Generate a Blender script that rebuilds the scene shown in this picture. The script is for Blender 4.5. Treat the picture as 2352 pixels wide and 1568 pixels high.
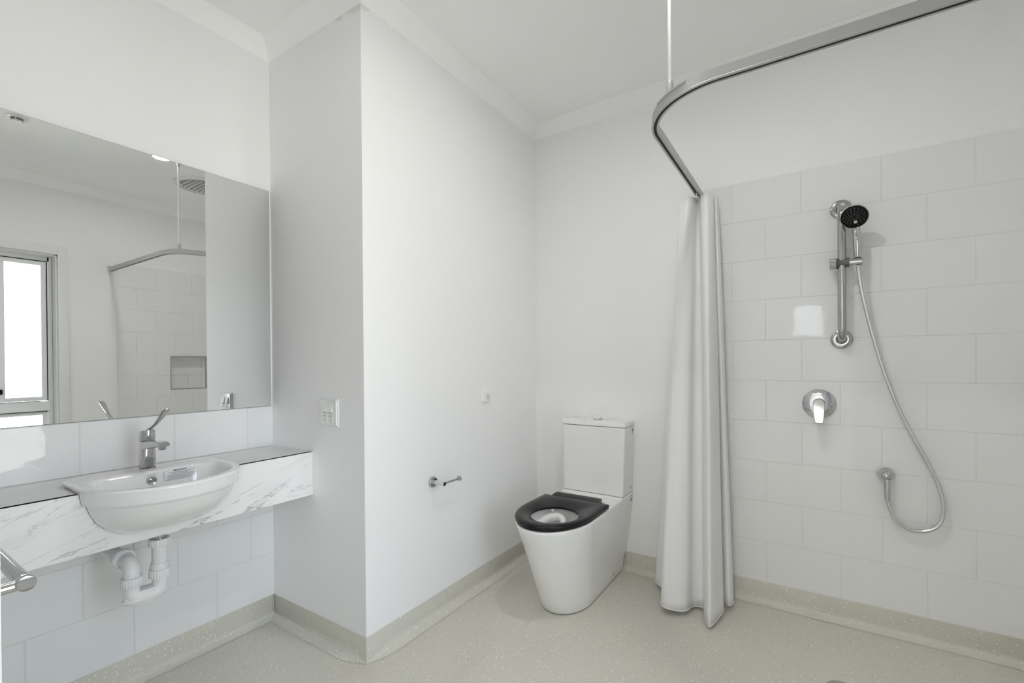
import bpy, bmesh, math, random
from mathutils import Vector, Matrix

# ------------------------------------------------------------------ scene, camera, light
for o in list(bpy.data.objects):
    bpy.data.objects.remove(o, do_unlink=True)
S = bpy.context.scene
COL = S.collection
PI = math.pi

CAM_H = 1.2042
F_PX = 1056.9
YAW, PITCH, ROLL = 0.57693, -0.00473, -0.00746
cam = bpy.data.cameras.new('camera')
cam.sensor_fit = 'HORIZONTAL'
cam.sensor_width = 36.0
cam.lens = F_PX / 2352 * 36
cam.shift_y = (836.88 - 784) / 2352
cam.clip_start = 0.02
cam_o = bpy.data.objects.new('camera', cam)
COL.objects.link(cam_o)
fw = Vector((-math.sin(YAW) * math.cos(PITCH), math.cos(YAW) * math.cos(PITCH), math.sin(PITCH)))
rt = Vector((math.cos(YAW), math.sin(YAW), 0))
up = rt.cross(fw)
c_, s_ = math.cos(ROLL), math.sin(ROLL)
r2, u2 = c_ * rt + s_ * up, -s_ * rt + c_ * up
m = Matrix((r2, u2, -fw)).transposed().to_4x4()
m.translation = Vector((0, 0, CAM_H))
cam_o.matrix_world = m
S.camera = cam_o

S.view_settings.view_transform = 'Standard'
S.view_settings.look = 'None'
S.view_settings.gamma = 1.0
S.view_settings.use_curve_mapping = False
S.view_settings.exposure = 0.0
S.cycles.use_denoising = True
S.cycles.use_adaptive_sampling = True
S.cycles.adaptive_threshold = 0.04
S.cycles.use_light_tree = False
S.cycles.max_bounces = 14
S.cycles.diffuse_bounces = 10
S.cycles.glossy_bounces = 4
S.cycles.transparent_max_bounces = 8
S.cycles.sample_clamp_indirect = 6.0
S.cycles.caustics_reflective = False
S.cycles.caustics_refractive = False

WORLD_STRENGTH = 13.2
LAMP_A = 360.0       # downlight by the curtain rail
FILL_B = 7.5        # unseen round light added above the bench as fill
HALL_FILL = 800.0  # unseen hallway lamp, added to strengthen the light through the doorway
LBX, LBY = -1.25, 0.55
PANE_CLEAR = 0.80

world = bpy.data.worlds.new('daylight')
S.world = world
world.use_nodes = True
nt = world.node_tree
nt.nodes.clear()
wo = nt.nodes.new('ShaderNodeOutputWorld')
bg = nt.nodes.new('ShaderNodeBackground')
tc = nt.nodes.new('ShaderNodeTexCoord')
sx = nt.nodes.new('ShaderNodeSeparateXYZ')
mr = nt.nodes.new('ShaderNodeMapRange')
mr.inputs['From Min'].default_value = -0.35
mr.inputs['From Max'].default_value = 0.65
cr = nt.nodes.new('ShaderNodeValToRGB')
el = cr.color_ramp.elements
el[0].position = 0.0
el[0].color = (0.80, 0.77, 0.70, 1)
el[1].position = 1.0
el[1].color = (0.66, 0.80, 1.0, 1)
e = el.new(0.33)
e.color = (0.86, 0.85, 0.80, 1)
e = el.new(0.45)
e.color = (0.90, 0.95, 1.0, 1)
nt.links.new(tc.outputs['Generated'], sx.inputs[0])
nt.links.new(sx.outputs['Z'], mr.inputs['Value'])
nt.links.new(mr.outputs[0], cr.inputs[0])
nt.links.new(cr.outputs[0], bg.inputs['Color'])
bg.inputs['Strength'].default_value = WORLD_STRENGTH
nt.links.new(bg.outputs[0], wo.inputs[0])

# ------------------------------------------------------------------ room numbers (metres)
X1 = -2.1687      # vanity wall
X3 = -1.5025      # side face of the pier
Y2 = 1.2213       # end face of the pier
Y4 = 2.598        # toilet / shower wall
X5 = 0.83         # window wall
Y6 = 0.08         # door wall (room side)
ZC = 2.643        # underside of the cornice
CE = 2.713        # ceiling
ZS = 0.1026       # top of coved skirting
ZT = 2.1042       # top of the shower tiles
MIRX = X1 + 0.006

def portal(y0, y1, z0, z1, x, ang=PI / 2):
    l = bpy.data.lights.new('window_portal', 'AREA')
    l.shape = 'RECTANGLE'
    l.size = z1 - z0
    l.size_y = y1 - y0
    l.cycles.is_portal = True
    o = bpy.data.objects.new('window_portal', l)
    o.location = (x, (y0 + y1) / 2, (z0 + z1) / 2)
    o.rotation_euler = (0, ang, 0)
    COL.objects.link(o)
    return o

# ------------------------------------------------------------------ materials
def srgb(r, g, b):
    f = lambda c: (c / 12.92 if c <= 0.04045 else ((c + 0.055) / 1.055) ** 2.4)
    return (f(r / 255), f(g / 255), f(b / 255), 1)

MATS = {}
def mat(name, color=(0.8, 0.8, 0.8, 1), rough=0.5, metal=0.0, coat=0.0, ior=1.5, bump=None, emit=None, spec=None):
    mm = bpy.data.materials.new(name)
    mm.use_nodes = True
    n = mm.node_tree
    b = n.nodes['Principled BSDF']
    b.inputs['Base Color'].default_value = color if len(color) == 4 else (*color, 1)
    b.inputs['Roughness'].default_value = rough
    b.inputs['Metallic'].default_value = metal
    b.inputs['Coat Weight'].default_value = coat
    b.inputs['IOR'].default_value = ior
    if spec is not None:
        b.inputs['Specular IOR Level'].default_value = spec
    if emit:
        b.inputs['Emission Color'].default_value = emit[0]
        b.inputs['Emission Strength'].default_value = emit[1]
    if bump:
        scale, strength, dist = bump
        t = n.nodes.new('ShaderNodeTexCoord')
        nz = n.nodes.new('ShaderNodeTexNoise')
        nz.inputs['Scale'].default_value = scale
        nz.inputs['Detail'].default_value = 2.0
        bp = n.nodes.new('ShaderNodeBump')
        bp.inputs['Strength'].default_value = strength
        bp.inputs['Distance'].default_value = dist
        n.links.new(t.outputs['Object'], nz.inputs['Vector'])
        n.links.new(nz.outputs[0], bp.inputs['Height'])
        n.links.new(bp.outputs[0], b.inputs['Normal'])
    MATS[name] = mm
    return mm

mat('wall_paint', (0.86, 0.857, 0.858, 1), 0.55, bump=(220, 0.04, 0.002), spec=0.3)
mat('ceiling_paint', (0.92, 0.92, 0.915, 1), 0.7, spec=0.2)
mat('tile_glaze', (0.80, 0.803, 0.805, 1), 0.03, ior=1.42, bump=(14, 0.10, 0.003))
mat('grout', (0.74, 0.74, 0.735, 1), 0.85)
mat('ceramic', (0.82, 0.82, 0.815, 1), 0.06, coat=0.3)
mat('chrome', (0.58, 0.58, 0.59, 1), 0.04, metal=1.0)
mat('steel', (0.46, 0.455, 0.45, 1), 0.14, metal=1.0)
mat('satin_steel', (0.72, 0.72, 0.73, 1), 0.25, metal=1.0)
mat('hose_metal', (0.70, 0.70, 0.71, 1), 0.28, metal=1.0)
mat('aluminium', (0.47, 0.47, 0.465, 1), 0.40, metal=0.6)
mat('white_rod', (0.72, 0.72, 0.72, 1), 0.3, metal=0.35)
mat('window_alu', (0.80, 0.81, 0.82, 1), 0.4)
mat('white_plastic', (0.82, 0.82, 0.81, 1), 0.25)
mat('pvc', (0.76, 0.765, 0.77, 1), 0.28)
mat('blocker_grey', (0.30, 0.29, 0.27, 1), 0.9)
mat('raw_plaster', (0.76, 0.74, 0.72, 1), 0.9)
mat('dark_gap', (0.02, 0.02, 0.02, 1), 0.8)
mat('joint_grey', (0.16, 0.16, 0.16, 1), 0.7)
mat('black_seat', (0.008, 0.008, 0.009, 1), 0.25, spec=0.28)
mat('black_rubber', (0.006, 0.006, 0.006, 1), 0.5, spec=0.2)
mat('grey_plastic', (0.11, 0.11, 0.115, 1), 0.5)
mat('nozzle', (0.45, 0.45, 0.45, 1), 0.5)
mat('ink', (0.02, 0.02, 0.022, 1), 0.7)
mat('ink_grey', (0.22, 0.22, 0.22, 1), 0.7)
mat('sticker', (0.80, 0.81, 0.83, 1), 0.35)
mat('mirror_silver', (0.86, 0.87, 0.865, 1), 0.0, metal=1.0)
mat('mirror_edge', (0.10, 0.11, 0.105, 1), 0.25)
mat('gloss_trim', (0.80, 0.80, 0.79, 1), 0.3)
mat('fan_grey', (0.36, 0.36, 0.365, 1), 0.5)
mat('lamp_glow_a', (0.9, 0.9, 0.9, 1), 0.4, emit=((1.0, 0.975, 0.95, 1), LAMP_A))
mat('fill_glow_b', (0.9, 0.9, 0.9, 1), 0.4, emit=((1.0, 0.975, 0.95, 1), FILL_B))
mat('hall_fill_glow', (0.9, 0.9, 0.9, 1), 0.4, emit=((1.0, 0.95, 0.88, 1), HALL_FILL))

def make_curtain_mat():
    mm = bpy.data.materials.new('curtain_cloth')
    mm.use_nodes = True
    n = mm.node_tree
    n.nodes.clear()
    out = n.nodes.new('ShaderNodeOutputMaterial')
    d = n.nodes.new('ShaderNodeBsdfDiffuse')
    t = n.nodes.new('ShaderNodeBsdfTranslucent')
    g = n.nodes.new('ShaderNodeBsdfGlossy')
    g.inputs['Roughness'].default_value = 0.45
    mx = n.nodes.new('ShaderNodeMixShader')
    mx2 = n.nodes.new('ShaderNodeMixShader')
    mx.inputs[0].default_value = 0.15
    mx2.inputs[0].default_value = 0.04
    d.inputs['Color'].default_value = (0.93, 0.93, 0.94, 1)
    t.inputs['Color'].default_value = (0.93, 0.93, 0.94, 1)
    tc = n.nodes.new('ShaderNodeTexCoord')
    nz = n.nodes.new('ShaderNodeTexNoise')
    nz.inputs['Scale'].default_value = 14
    mp = n.nodes.new('ShaderNodeMapping')
    mp.inputs['Scale'].default_value = (1, 1, 0.25)
    bp = n.nodes.new('ShaderNodeBump')
    bp.inputs['Strength'].default_value = 0.12
    bp.inputs['Distance'].default_value = 0.01
    n.links.new(tc.outputs['Object'], mp.inputs[0])
    n.links.new(mp.outputs[0], nz.inputs['Vector'])
    n.links.new(nz.outputs[0], bp.inputs['Height'])
    n.links.new(bp.outputs[0], d.inputs['Normal'])
    n.links.new(d.outputs[0], mx.inputs[1])
    n.links.new(t.outputs[0], mx.inputs[2])
    n.links.new(mx.outputs[0], mx2.inputs[1])
    n.links.new(g.outputs[0], mx2.inputs[2])
    n.links.new(mx2.outputs[0], out.inputs[0])
    MATS['curtain_cloth'] = mm
make_curtain_mat()

def make_glass(name, tint, frost):
    mm = bpy.data.materials.new(name)
    mm.use_nodes = True
    n = mm.node_tree
    n.nodes.clear()
    out = n.nodes.new('ShaderNodeOutputMaterial')
    tr = n.nodes.new('ShaderNodeBsdfTransparent')
    tr.inputs['Color'].default_value = tint
    tl = n.nodes.new('ShaderNodeBsdfTranslucent')
    tl.inputs['Color'].default_value = (0.85, 0.86, 0.87, 1)
    gl = n.nodes.new('ShaderNodeBsdfGlossy')
    gl.inputs['Roughness'].default_value = 0.05
    mx = n.nodes.new('ShaderNodeMixShader')
    mx.inputs[0].default_value = frost
    mx2 = n.nodes.new('ShaderNodeMixShader')
    fz = n.nodes.new('ShaderNodeFresnel')
    fz.inputs['IOR'].default_value = 1.5
    n.links.new(fz.outputs[0], mx2.inputs[0])
    n.links.new(tr.outputs[0], mx.inputs[1])
    n.links.new(tl.outputs[0], mx.inputs[2])
    n.links.new(mx.outputs[0], mx2.inputs[1])
    n.links.new(gl.outputs[0], mx2.inputs[2])
    n.links.new(mx2.outputs[0], out.inputs[0])
    MATS[name] = mm
make_glass('window_glass', (0.80, 0.82, 0.83, 1), 0.10)
make_glass('clear_glass', (0.92, 0.93, 0.93, 1), 0.0)

def make_vinyl():
    mm = bpy.data.materials.new('speckled_vinyl')
    mm.use_nodes = True
    n = mm.node_tree
    b = n.nodes['Principled BSDF']
    b.inputs['Roughness'].default_value = 0.5
    b.inputs['Specular IOR Level'].default_value = 0.35
    tc = n.nodes.new('ShaderNodeTexCoord')
    def flecks(scale, thr, pick):
        v = n.nodes.new('ShaderNodeTexVoronoi')
        v.inputs['Scale'].default_value = scale
        lt = n.nodes.new('ShaderNodeMath'); lt.operation = 'LESS_THAN'
        lt.inputs[1].default_value = thr
        sp = n.nodes.new('ShaderNodeSeparateColor')
        gt = n.nodes.new('ShaderNodeMath'); gt.operation = 'GREATER_THAN'
        gt.inputs[1].default_value = pick
        mu = n.nodes.new('ShaderNodeMath'); mu.operation = 'MULTIPLY'
        n.links.new(tc.outputs['Object'], v.inputs['Vector'])
        n.links.new(v.outputs['Distance'], lt.inputs[0])
        n.links.new(v.outputs['Color'], sp.inputs[0])
        n.links.new(sp.outputs[0], gt.inputs[0])
        n.links.new(lt.outputs[0], mu.inputs[0])
        n.links.new(gt.outputs[0], mu.inputs[1])
        return mu
    w = flecks(80, 0.18, 0.55)
    k = flecks(95, 0.15, 0.72)
    nz = n.nodes.new('ShaderNodeTexNoise')
    nz.inputs['Scale'].default_value = 2.2
    n.links.new(tc.outputs['Object'], nz.inputs['Vector'])
    base = n.nodes.new('ShaderNodeMix'); base.data_type = 'RGBA'
    base.inputs['A'].default_value = (0.60, 0.58, 0.515, 1)
    base.inputs['B'].default_value = (0.64, 0.62, 0.555, 1)
    n.links.new(nz.outputs[0], base.inputs['Factor'])
    m1 = n.nodes.new('ShaderNodeMix'); m1.data_type = 'RGBA'
    m1.inputs['B'].default_value = (0.26, 0.25, 0.205, 1)
    n.links.new(k.outputs[0], m1.inputs['Factor'])
    n.links.new(base.outputs['Result'], m1.inputs['A'])
    m2 = n.nodes.new('ShaderNodeMix'); m2.data_type = 'RGBA'
    m2.inputs['B'].default_value = (0.95, 0.94, 0.90, 1)
    n.links.new(w.outputs[0], m2.inputs['Factor'])
    n.links.new(m1.outputs['Result'], m2.inputs['A'])
    n.links.new(m2.outputs['Result'], b.inputs['Base Color'])
    MATS['vinyl'] = mm
make_vinyl()

def make_marble(name, stretch, vein=1.0, base=(0.80, 0.80, 0.80)):
    mm = bpy.data.materials.new(name)
    mm.use_nodes = True
    n = mm.node_tree
    b = n.nodes['Principled BSDF']
    b.inputs['Roughness'].default_value = 0.32
    tc = n.nodes.new('ShaderNodeTexCoord')
    mp = n.nodes.new('ShaderNodeMapping')
    mrot = n.nodes.new('ShaderNodeMapping')
    mrot.inputs['Rotation'].default_value = (math.radians(stretch[3]), 0, 0)
    n.links.new(tc.outputs['Object'], mrot.inputs[0])
    mp.inputs['Scale'].default_value = stretch[:3]
    mp.inputs['Location'].default_value = (0.37, 0.2, 0.11)
    n.links.new(mrot.outputs[0], mp.inputs[0])
    def veins(scale, width, detail, amount, off):
        nz = n.nodes.new('ShaderNodeTexNoise')
        nz.inputs['Scale'].default_value = scale
        nz.inputs['Detail'].default_value = detail
        nz.inputs['Roughness'].default_value = 0.62
        nz.inputs['Distortion'].default_value = 0.35
        ad = n.nodes.new('ShaderNodeVectorMath'); ad.operation = 'ADD'
        ad.inputs[1].default_value = (off, off * 1.7, off * 0.6)
        n.links.new(mp.outputs[0], ad.inputs[0])
        n.links.new(ad.outputs[0], nz.inputs['Vector'])
        s1 = n.nodes.new('ShaderNodeMath'); s1.operation = 'SUBTRACT'
        s1.inputs[1].default_value = 0.5
        a1 = n.nodes.new('ShaderNodeMath'); a1.operation = 'ABSOLUTE'
        r = n.nodes.new('ShaderNodeMapRange')
        r.inputs['From Min'].default_value = 0.0
        r.inputs['From Max'].default_value = width
        r.inputs['To Min'].default_value = amount
        r.inputs['To Max'].default_value = 0.0
        n.links.new(nz.outputs[0], s1.inputs[0])
        n.links.new(s1.outputs[0], a1.inputs[0])
        n.links.new(a1.outputs[0], r.inputs['Value'])
        # veins fade in and out along their length
        nf = n.nodes.new('ShaderNodeTexNoise')
        nf.inputs['Scale'].default_value = 5.0 + off
        n.links.new(ad.outputs[0], nf.inputs['Vector'])
        rf = n.nodes.new('ShaderNodeMapRange')
        rf.inputs['From Min'].default_value = 0.36
        rf.inputs['From Max'].default_value = 0.52
        n.links.new(nf.outputs[0], rf.inputs['Value'])
        mu = n.nodes.new('ShaderNodeMath'); mu.operation = 'MULTIPLY'
        n.links.new(r.outputs[0], mu.inputs[0])
        n.links.new(rf.outputs[0], mu.inputs[1])
        return mu
    v1 = veins(2.2, 0.0085, 7.0, 0.72 * vein, 0.0)
    v2 = veins(2.9, 0.0085, 5.0, 0.30 * vein, 3.1)
    v3 = veins(2.0, 0.06, 3.0, 0.12 * vein, 0.0)
    a = n.nodes.new('ShaderNodeMath'); a.operation = 'MAXIMUM'
    n.links.new(v1.outputs[0], a.inputs[0]); n.links.new(v2.outputs[0], a.inputs[1])
    a2 = n.nodes.new('ShaderNodeMath'); a2.operation = 'MAXIMUM'
    n.links.new(a.outputs[0], a2.inputs[0]); n.links.new(v3.outputs[0], a2.inputs[1])
    mx = n.nodes.new('ShaderNodeMix'); mx.data_type = 'RGBA'
    mx.inputs['A'].default_value = (*base, 1)
    mx.inputs['B'].default_value = (0.16, 0.16, 0.165, 1)
    n.links.new(a2.outputs[0], mx.inputs['Factor'])
    n.links.new(mx.outputs['Result'], b.inputs['Base Color'])
    MATS[name] = mm
make_marble('marble_fascia', (1.0, 0.42, 2.6, -17))
make_marble('marble_top', (9.0, 0.45, 1.0, 0), 0.55, (0.74, 0.74, 0.74))

# ------------------------------------------------------------------ geometry helpers
def obj(name, me, material=None, parent=None, smooth=False):
    o = bpy.data.objects.new(name, me)
    COL.objects.link(o)
    if material:
        me.materials.append(MATS[material])
    if parent:
        o.parent = parent
    if smooth:
        for p in me.polygons:
            p.use_smooth = True
        try:
            me.set_sharp_from_angle(angle=math.radians(smooth if smooth is not True else 40))
        except Exception:
            pass
    return o

def from_data(name, v, f, material=None, parent=None, smooth=False):
    me = bpy.data.meshes.new(name)
    me.from_pydata([tuple(q) for q in v], [], f)
    bm = bmesh.new(); bm.from_mesh(me)
    bmesh.ops.recalc_face_normals(bm, faces=bm.faces)
    bm.to_mesh(me); bm.free()
    me.update()
    return obj(name, me, material, parent, smooth)

def from_bm(name, bm, material=None, parent=None, smooth=False):
    bmesh.ops.recalc_face_normals(bm, faces=bm.faces)
    me = bpy.data.meshes.new(name)
    bm.to_mesh(me); bm.free()
    return obj(name, me, material, parent, smooth)

def bm_box(bm, lo, hi, bevel=0.0, seg=1):
    r = bmesh.ops.create_cube(bm, size=1.0)
    vs = r['verts']
    for v in vs:
        v.co = Vector(((lo[i] + hi[i]) / 2 + v.co[i] * (hi[i] - lo[i])) for i in range(3))
    if bevel > 0:
        es = list({e for v in vs for e in v.link_edges})
        bmesh.ops.bevel(bm, geom=es, offset=bevel, segments=seg, profile=0.5, affect='EDGES')
    return vs

def box(name, lo, hi, material, parent=None, bevel=0.0, seg=2):
    bm = bmesh.new()
    bm_box(bm, lo, hi, bevel, seg)
    return from_bm(name, bm, material, parent, smooth=(bevel > 0 and seg > 1))

def frames(path, closed=False):
    pts = [Vector(q) for q in path]
    n = len(pts)
    tang = []
    for i in range(n):
        a = pts[max(i - 1, 0)]; b = pts[min(i + 1, n - 1)]
        tang.append((b - a).normalized())
    ref = Vector((0, 0, 1))
    if abs(tang[0].dot(ref)) > 0.9:
        ref = Vector((1, 0, 0))
    u = (ref - tang[0] * ref.dot(tang[0])).normalized()
    out = []
    for i in range(n):
        u = (u - tang[i] * u.dot(tang[i])).normalized()
        out.append((pts[i], u, tang[i].cross(u)))
    return out

def tube(name, path, radius, material, parent=None, seg=20, cap=True, smooth=40):
    fr = frames(path)
    n = len(fr)
    rad = radius if isinstance(radius, (list, tuple)) else [radius] * n
    v, f = [], []
    for (p, u, w), r in zip(fr, rad):
        for k in range(seg):
            a = 2 * PI * k / seg
            v.append(p + u * (r * math.cos(a)) + w * (r * math.sin(a)))
    for i in range(n - 1):
        for k in range(seg):
            a, b = i * seg + k, i * seg + (k + 1) % seg
            f.append((a, b, b + seg, a + seg))
    if cap:
        f.append(tuple(range(seg)))
        f.append(tuple((n - 1) * seg + k for k in range(seg)))
    return from_data(name, v, f, material, parent, smooth)

def lathe(name, prof, origin, axis, material, parent=None, seg=40, smooth=35, xdir=None, scale2=(1, 1)):
    """prof: list of (radius, height along axis)."""
    ax = Vector(axis).normalized()
    ref = Vector(xdir) if xdir else (Vector((0, 0, 1)) if abs(ax.z) < 0.9 else Vector((1, 0, 0)))
    u = (ref - ax * ref.dot(ax)).normalized()
    w = ax.cross(u)
    O = Vector(origin)
    v, f, ring = [], [], []
    for r, h in prof:
        if r < 1e-6:
            ring.append([len(v)]); v.append(O + ax * h)
        else:
            ring.append(list(range(len(v), len(v) + seg)))
            for k in range(seg):
                a = 2 * PI * k / seg
                v.append(O + ax * h + u * (r * scale2[0] * math.cos(a)) + w * (r * scale2[1] * math.sin(a)))
    for A, B in zip(ring, ring[1:]):
        for k in range(seg):
            if len(A) == 1 and len(B) == 1:
                continue
            if len(A) == 1:
                f.append((A[0], B[k], B[(k + 1) % seg]))
            elif len(B) == 1:
                f.append((A[k], A[(k + 1) % seg], B[0]))
            else:
                f.append((A[k], A[(k + 1) % seg], B[(k + 1) % seg], B[k]))
    if len(ring[0]) > 1 and len(ring[-1]) > 1:      # annular profile: close it on itself
        A, B = ring[-1], ring[0]
        for k in range(seg):
            f.append((A[k], A[(k + 1) % seg], B[(k + 1) % seg], B[k]))
    else:
        if len(ring[0]) > 1: f.append(tuple(ring[0]))
        if len(ring[-1]) > 1: f.append(tuple(ring[-1]))
    return from_data(name, v, f, material, parent, smooth)

def loft(name, rings, material, parent=None, cap0=True, cap1=True, smooth=35):
    n = len(rings[0])
    v = [q for r in rings for q in r]
    f = []
    for i in range(len(rings) - 1):
        for k in range(n):
            a, b = i * n + k, i * n + (k + 1) % n
            f.append((a, b, b + n, a + n))
    if cap0: f.append(tuple(range(n)))
    if cap1: f.append(tuple((len(rings) - 1) * n + k for k in range(n)))
    return from_data(name, v, f, material, parent, smooth)

def sweep(name, prof, path, material, parent=None, smooth=30, ups=None):
    """prof [(side, up)], path in the XY plane (list of Vector), side = right of travel."""
    pts = [Vector(q) for q in path]
    rings = []
    for i, p in enumerate(pts):
        a = pts[max(i - 1, 0)]; b = pts[min(i + 1, len(pts) - 1)]
        t = (b - a).normalized()
        side = Vector((t.y, -t.x, 0))
        rings.append([p + side * sx_ + Vector((0, 0, uz)) for sx_, uz in prof])
    return loft(name, rings, material, parent, True, True, smooth)

def empty(name, loc=(0, 0, 0)):
    o = bpy.data.objects.new(name, None)
    o.empty_display_size = 0.05
    o.location = loc
    COL.objects.link(o)
    return o

def adopt(root, kids):
    """parent meshes built in world space under an empty that sits at the thing's base."""
    bpy.context.view_layer.update()
    for k in kids:
        k.parent = root
        k.matrix_parent_inverse = Matrix.Translation(-root.location)

class Thing:
    def __init__(self, name, label, category, loc=(0, 0, 0), group=None):
        self.root = empty(name, loc)
        self.root['label'] = label
        self.root['category'] = category
        if group:
            self.root['group'] = group
        self.inv = Matrix.Translation(-Vector(loc))
    def add(self, o, label=None):
        o.parent = self.root
        o.matrix_parent_inverse = self.inv
        if label:
            o['label'] = label
        return o

def sub(parent, o, label=None):
    """o becomes a sub-part of mesh part `parent` (parts are all built in world space)."""
    o.parent = parent
    if label:
        o['label'] = label
    return o

def tag(o, label, category, group=None):
    o['label'] = label; o['category'] = category
    if group: o['group'] = group
    return o

def struct(o):
    o['kind'] = 'structure'
    return o

def text_mesh(name, body, size, origin, xdir, ydir, material, parent=None, align='CENTER', depth=0.0002, space=1.0, bold=0.0):
    cu = bpy.data.curves.new(name + '_font', 'FONT')
    cu.body = body
    cu.size = size
    cu.align_x = align
    cu.align_y = 'CENTER'
    cu.extrude = depth
    cu.space_character = space
    cu.offset = bold
    cu.resolution_u = 2
    t = bpy.data.objects.new(name + '_font', cu)
    COL.objects.link(t)
    bpy.context.view_layer.update()
    dg = bpy.context.evaluated_depsgraph_get()
    me = bpy.data.meshes.new_from_object(t.evaluated_get(dg))
    bpy.data.objects.remove(t, do_unlink=True)
    X = Vector(xdir).normalized(); Y = Vector(ydir).normalized(); Z = X.cross(Y)
    M = Matrix((X, Y, Z)).transposed().to_4x4()
    M.translation = Vector(origin)
    me.transform(M)
    me.materials.clear()
    return obj(name, me, material, parent)

# ------------------------------------------------------------------ room shell
def cells(a0, a1, b0, b1, holes):
    A = sorted({a0, a1, *[h[0] for h in holes], *[h[1] for h in holes]})
    B = sorted({b0, b1, *[h[2] for h in holes], *[h[3] for h in holes]})
    out = []
    for i in range(len(A) - 1):
        for j in range(len(B) - 1):
            ca, cb = (A[i] + A[i + 1]) / 2, (B[j] + B[j + 1]) / 2
            if ca < a0 or ca > a1 or cb < b0 or cb > b1: continue
            if any(h[0] < ca < h[1] and h[2] < cb < h[3] for h in holes): continue
            out.append((A[i], A[i + 1], B[j], B[j + 1]))
    return out

def wall_x(name, xf, xb, y0, y1, z0, z1, holes=(), material='wall_paint'):
    bm = bmesh.new()
    for a, b, c, d in cells(y0, y1, z0, z1, list(holes)):
        bm_box(bm, (min(xf, xb), a, c), (max(xf, xb), b, d))
    return struct(from_bm(name, bm, material))

def wall_y(name, yf, yb, x0, x1, z0, z1, holes=(), material='wall_paint'):
    bm = bmesh.new()
    for a, b, c, d in cells(x0, x1, z0, z1, list(holes)):
        bm_box(bm, (a, min(yf, yb), c), (b, max(yf, yb), d))
    return struct(from_bm(name, bm, material))

WIN = (0.16, 1.129, 0.30, 2.107)            # y0 y1 z0 z1 of the window opening
NICHE = (1.915, 2.222, 0.970, 1.284)
DOOR = (-0.62, 0.33, 0.0, 2.1)
HALL_Y = -3.5

floor = struct(box('floor', (X1 - 0.12, HALL_Y - 0.1, -0.1), (X5 + 0.67, Y4 + 0.12, 0.0), 'vinyl'))
ceiling = struct(box('ceiling', (X1 - 0.12, HALL_Y - 0.1, CE), (X5 + 0.7, Y4 + 0.12, CE + 0.1), 'ceiling_paint'))
wall_left = wall_x('wall_left', X1, X1 - 0.12, Y6, Y2, 0, CE)
bmw = bmesh.new(); bm_box(bmw, (X1 - 0.12, Y2, 0), (X3, Y4 + 0.12, CE), 0.0015, 1)
wall_pier = struct(from_bm('wall_pier', bmw, 'wall_paint'))
wall_back = wall_y('wall_back', Y4, Y4 + 0.12, X3, X5 + 0.12, 0, CE)
wall_right = wall_x('wall_right', X5, X5 + 0.17, Y6 - 0.1, Y4, 0, CE, [WIN, NICHE])
wall_front = wall_y('wall_front', Y6, Y6 - 0.1, X1 - 0.12, X5, 0, CE, [DOOR])
# hallway beyond the open doorway the picture was taken from
HW = (-0.235, 0.165, 1.55, 2.07)
wall_hall_back = wall_y('wall_hall_back', HALL_Y, HALL_Y - 0.1, -1.6, 1.5, 0, CE, [HW])
HS = (-3.2, -0.9, 0.3, 2.3)     # unseen hallway side windows, added big for more daylight through the doorway (y0 y1 z0 z1)
wall_hall_left = wall_x('wall_hall_left', -1.5, -1.6, HALL_Y, Y6 - 0.1, 0, CE, [HS])
wall_hall_right = wall_x('wall_hall_right', 1.4, 1.5, HALL_Y, Y6 - 0.1, 0, CE, [HS])
bmw = bmesh.new(); bm_box(bmw, (X5 - 0.001, Y6 - 0.2, 0), (1.5, Y6 - 0.1, CE))
wall_hall_front = struct(from_bm('wall_hall_front', bmw, 'wall_paint'))

# ---- cornice (coved), one run for each wall, mitred at the corners
def cornice(name, p0, p1, n, m0, m1):
    """p0->p1 along the wall, n = into the room; m = +1 inside corner, -1 outside corner, 0 square end."""
    d = CE - ZC
    prof = [(0.0, 0.0), (0.002, 0.0)] + [(0.002 + (d - 0.004) * (1 - math.cos(k / 8 * PI / 2)) * 0.45 + (d - 0.004) * 0.55 * k / 8, 0.001 + (d - 0.003) * math.sin(k / 8 * PI / 2) * 0.45 + (d - 0.003) * 0.55 * k / 8) for k in range(9)] + [(d, d - 0.0005), (0.0, d - 0.0005)]
    p0 = Vector((*p0, ZC)); p1 = Vector((*p1, ZC)); n = Vector((*n, 0)); t = (p1 - p0).normalized()
    R0 = [p0 + n * s + t * (s * m0) + Vector((0, 0, h)) for s, h in prof]
    R1 = [p1 + n * s - t * (s * m1) + Vector((0, 0, h)) for s, h in prof]
    return struct(loft(name, [R0, R1], 'ceiling_paint', None, True, True, 25))
cornice('trim_1', (X1, Y6), (X1, Y2), (1, 0), 1, 1)
cornice('trim_2', (X1, Y2), (X3, Y2), (0, -1), 1, -1)
cornice('trim_3', (X3, Y2), (X3, Y4), (1, 0), -1, 1)
cornice('trim_4', (X3, Y4), (X5, Y4), (0, -1), 1, 1)
cornice('trim_5', (X5, Y4), (X5, Y6), (-1, 0), 1, 1)
cornice('trim_6', (X5, Y6), (X1, Y6), (0, 1), 1, 1)

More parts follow.
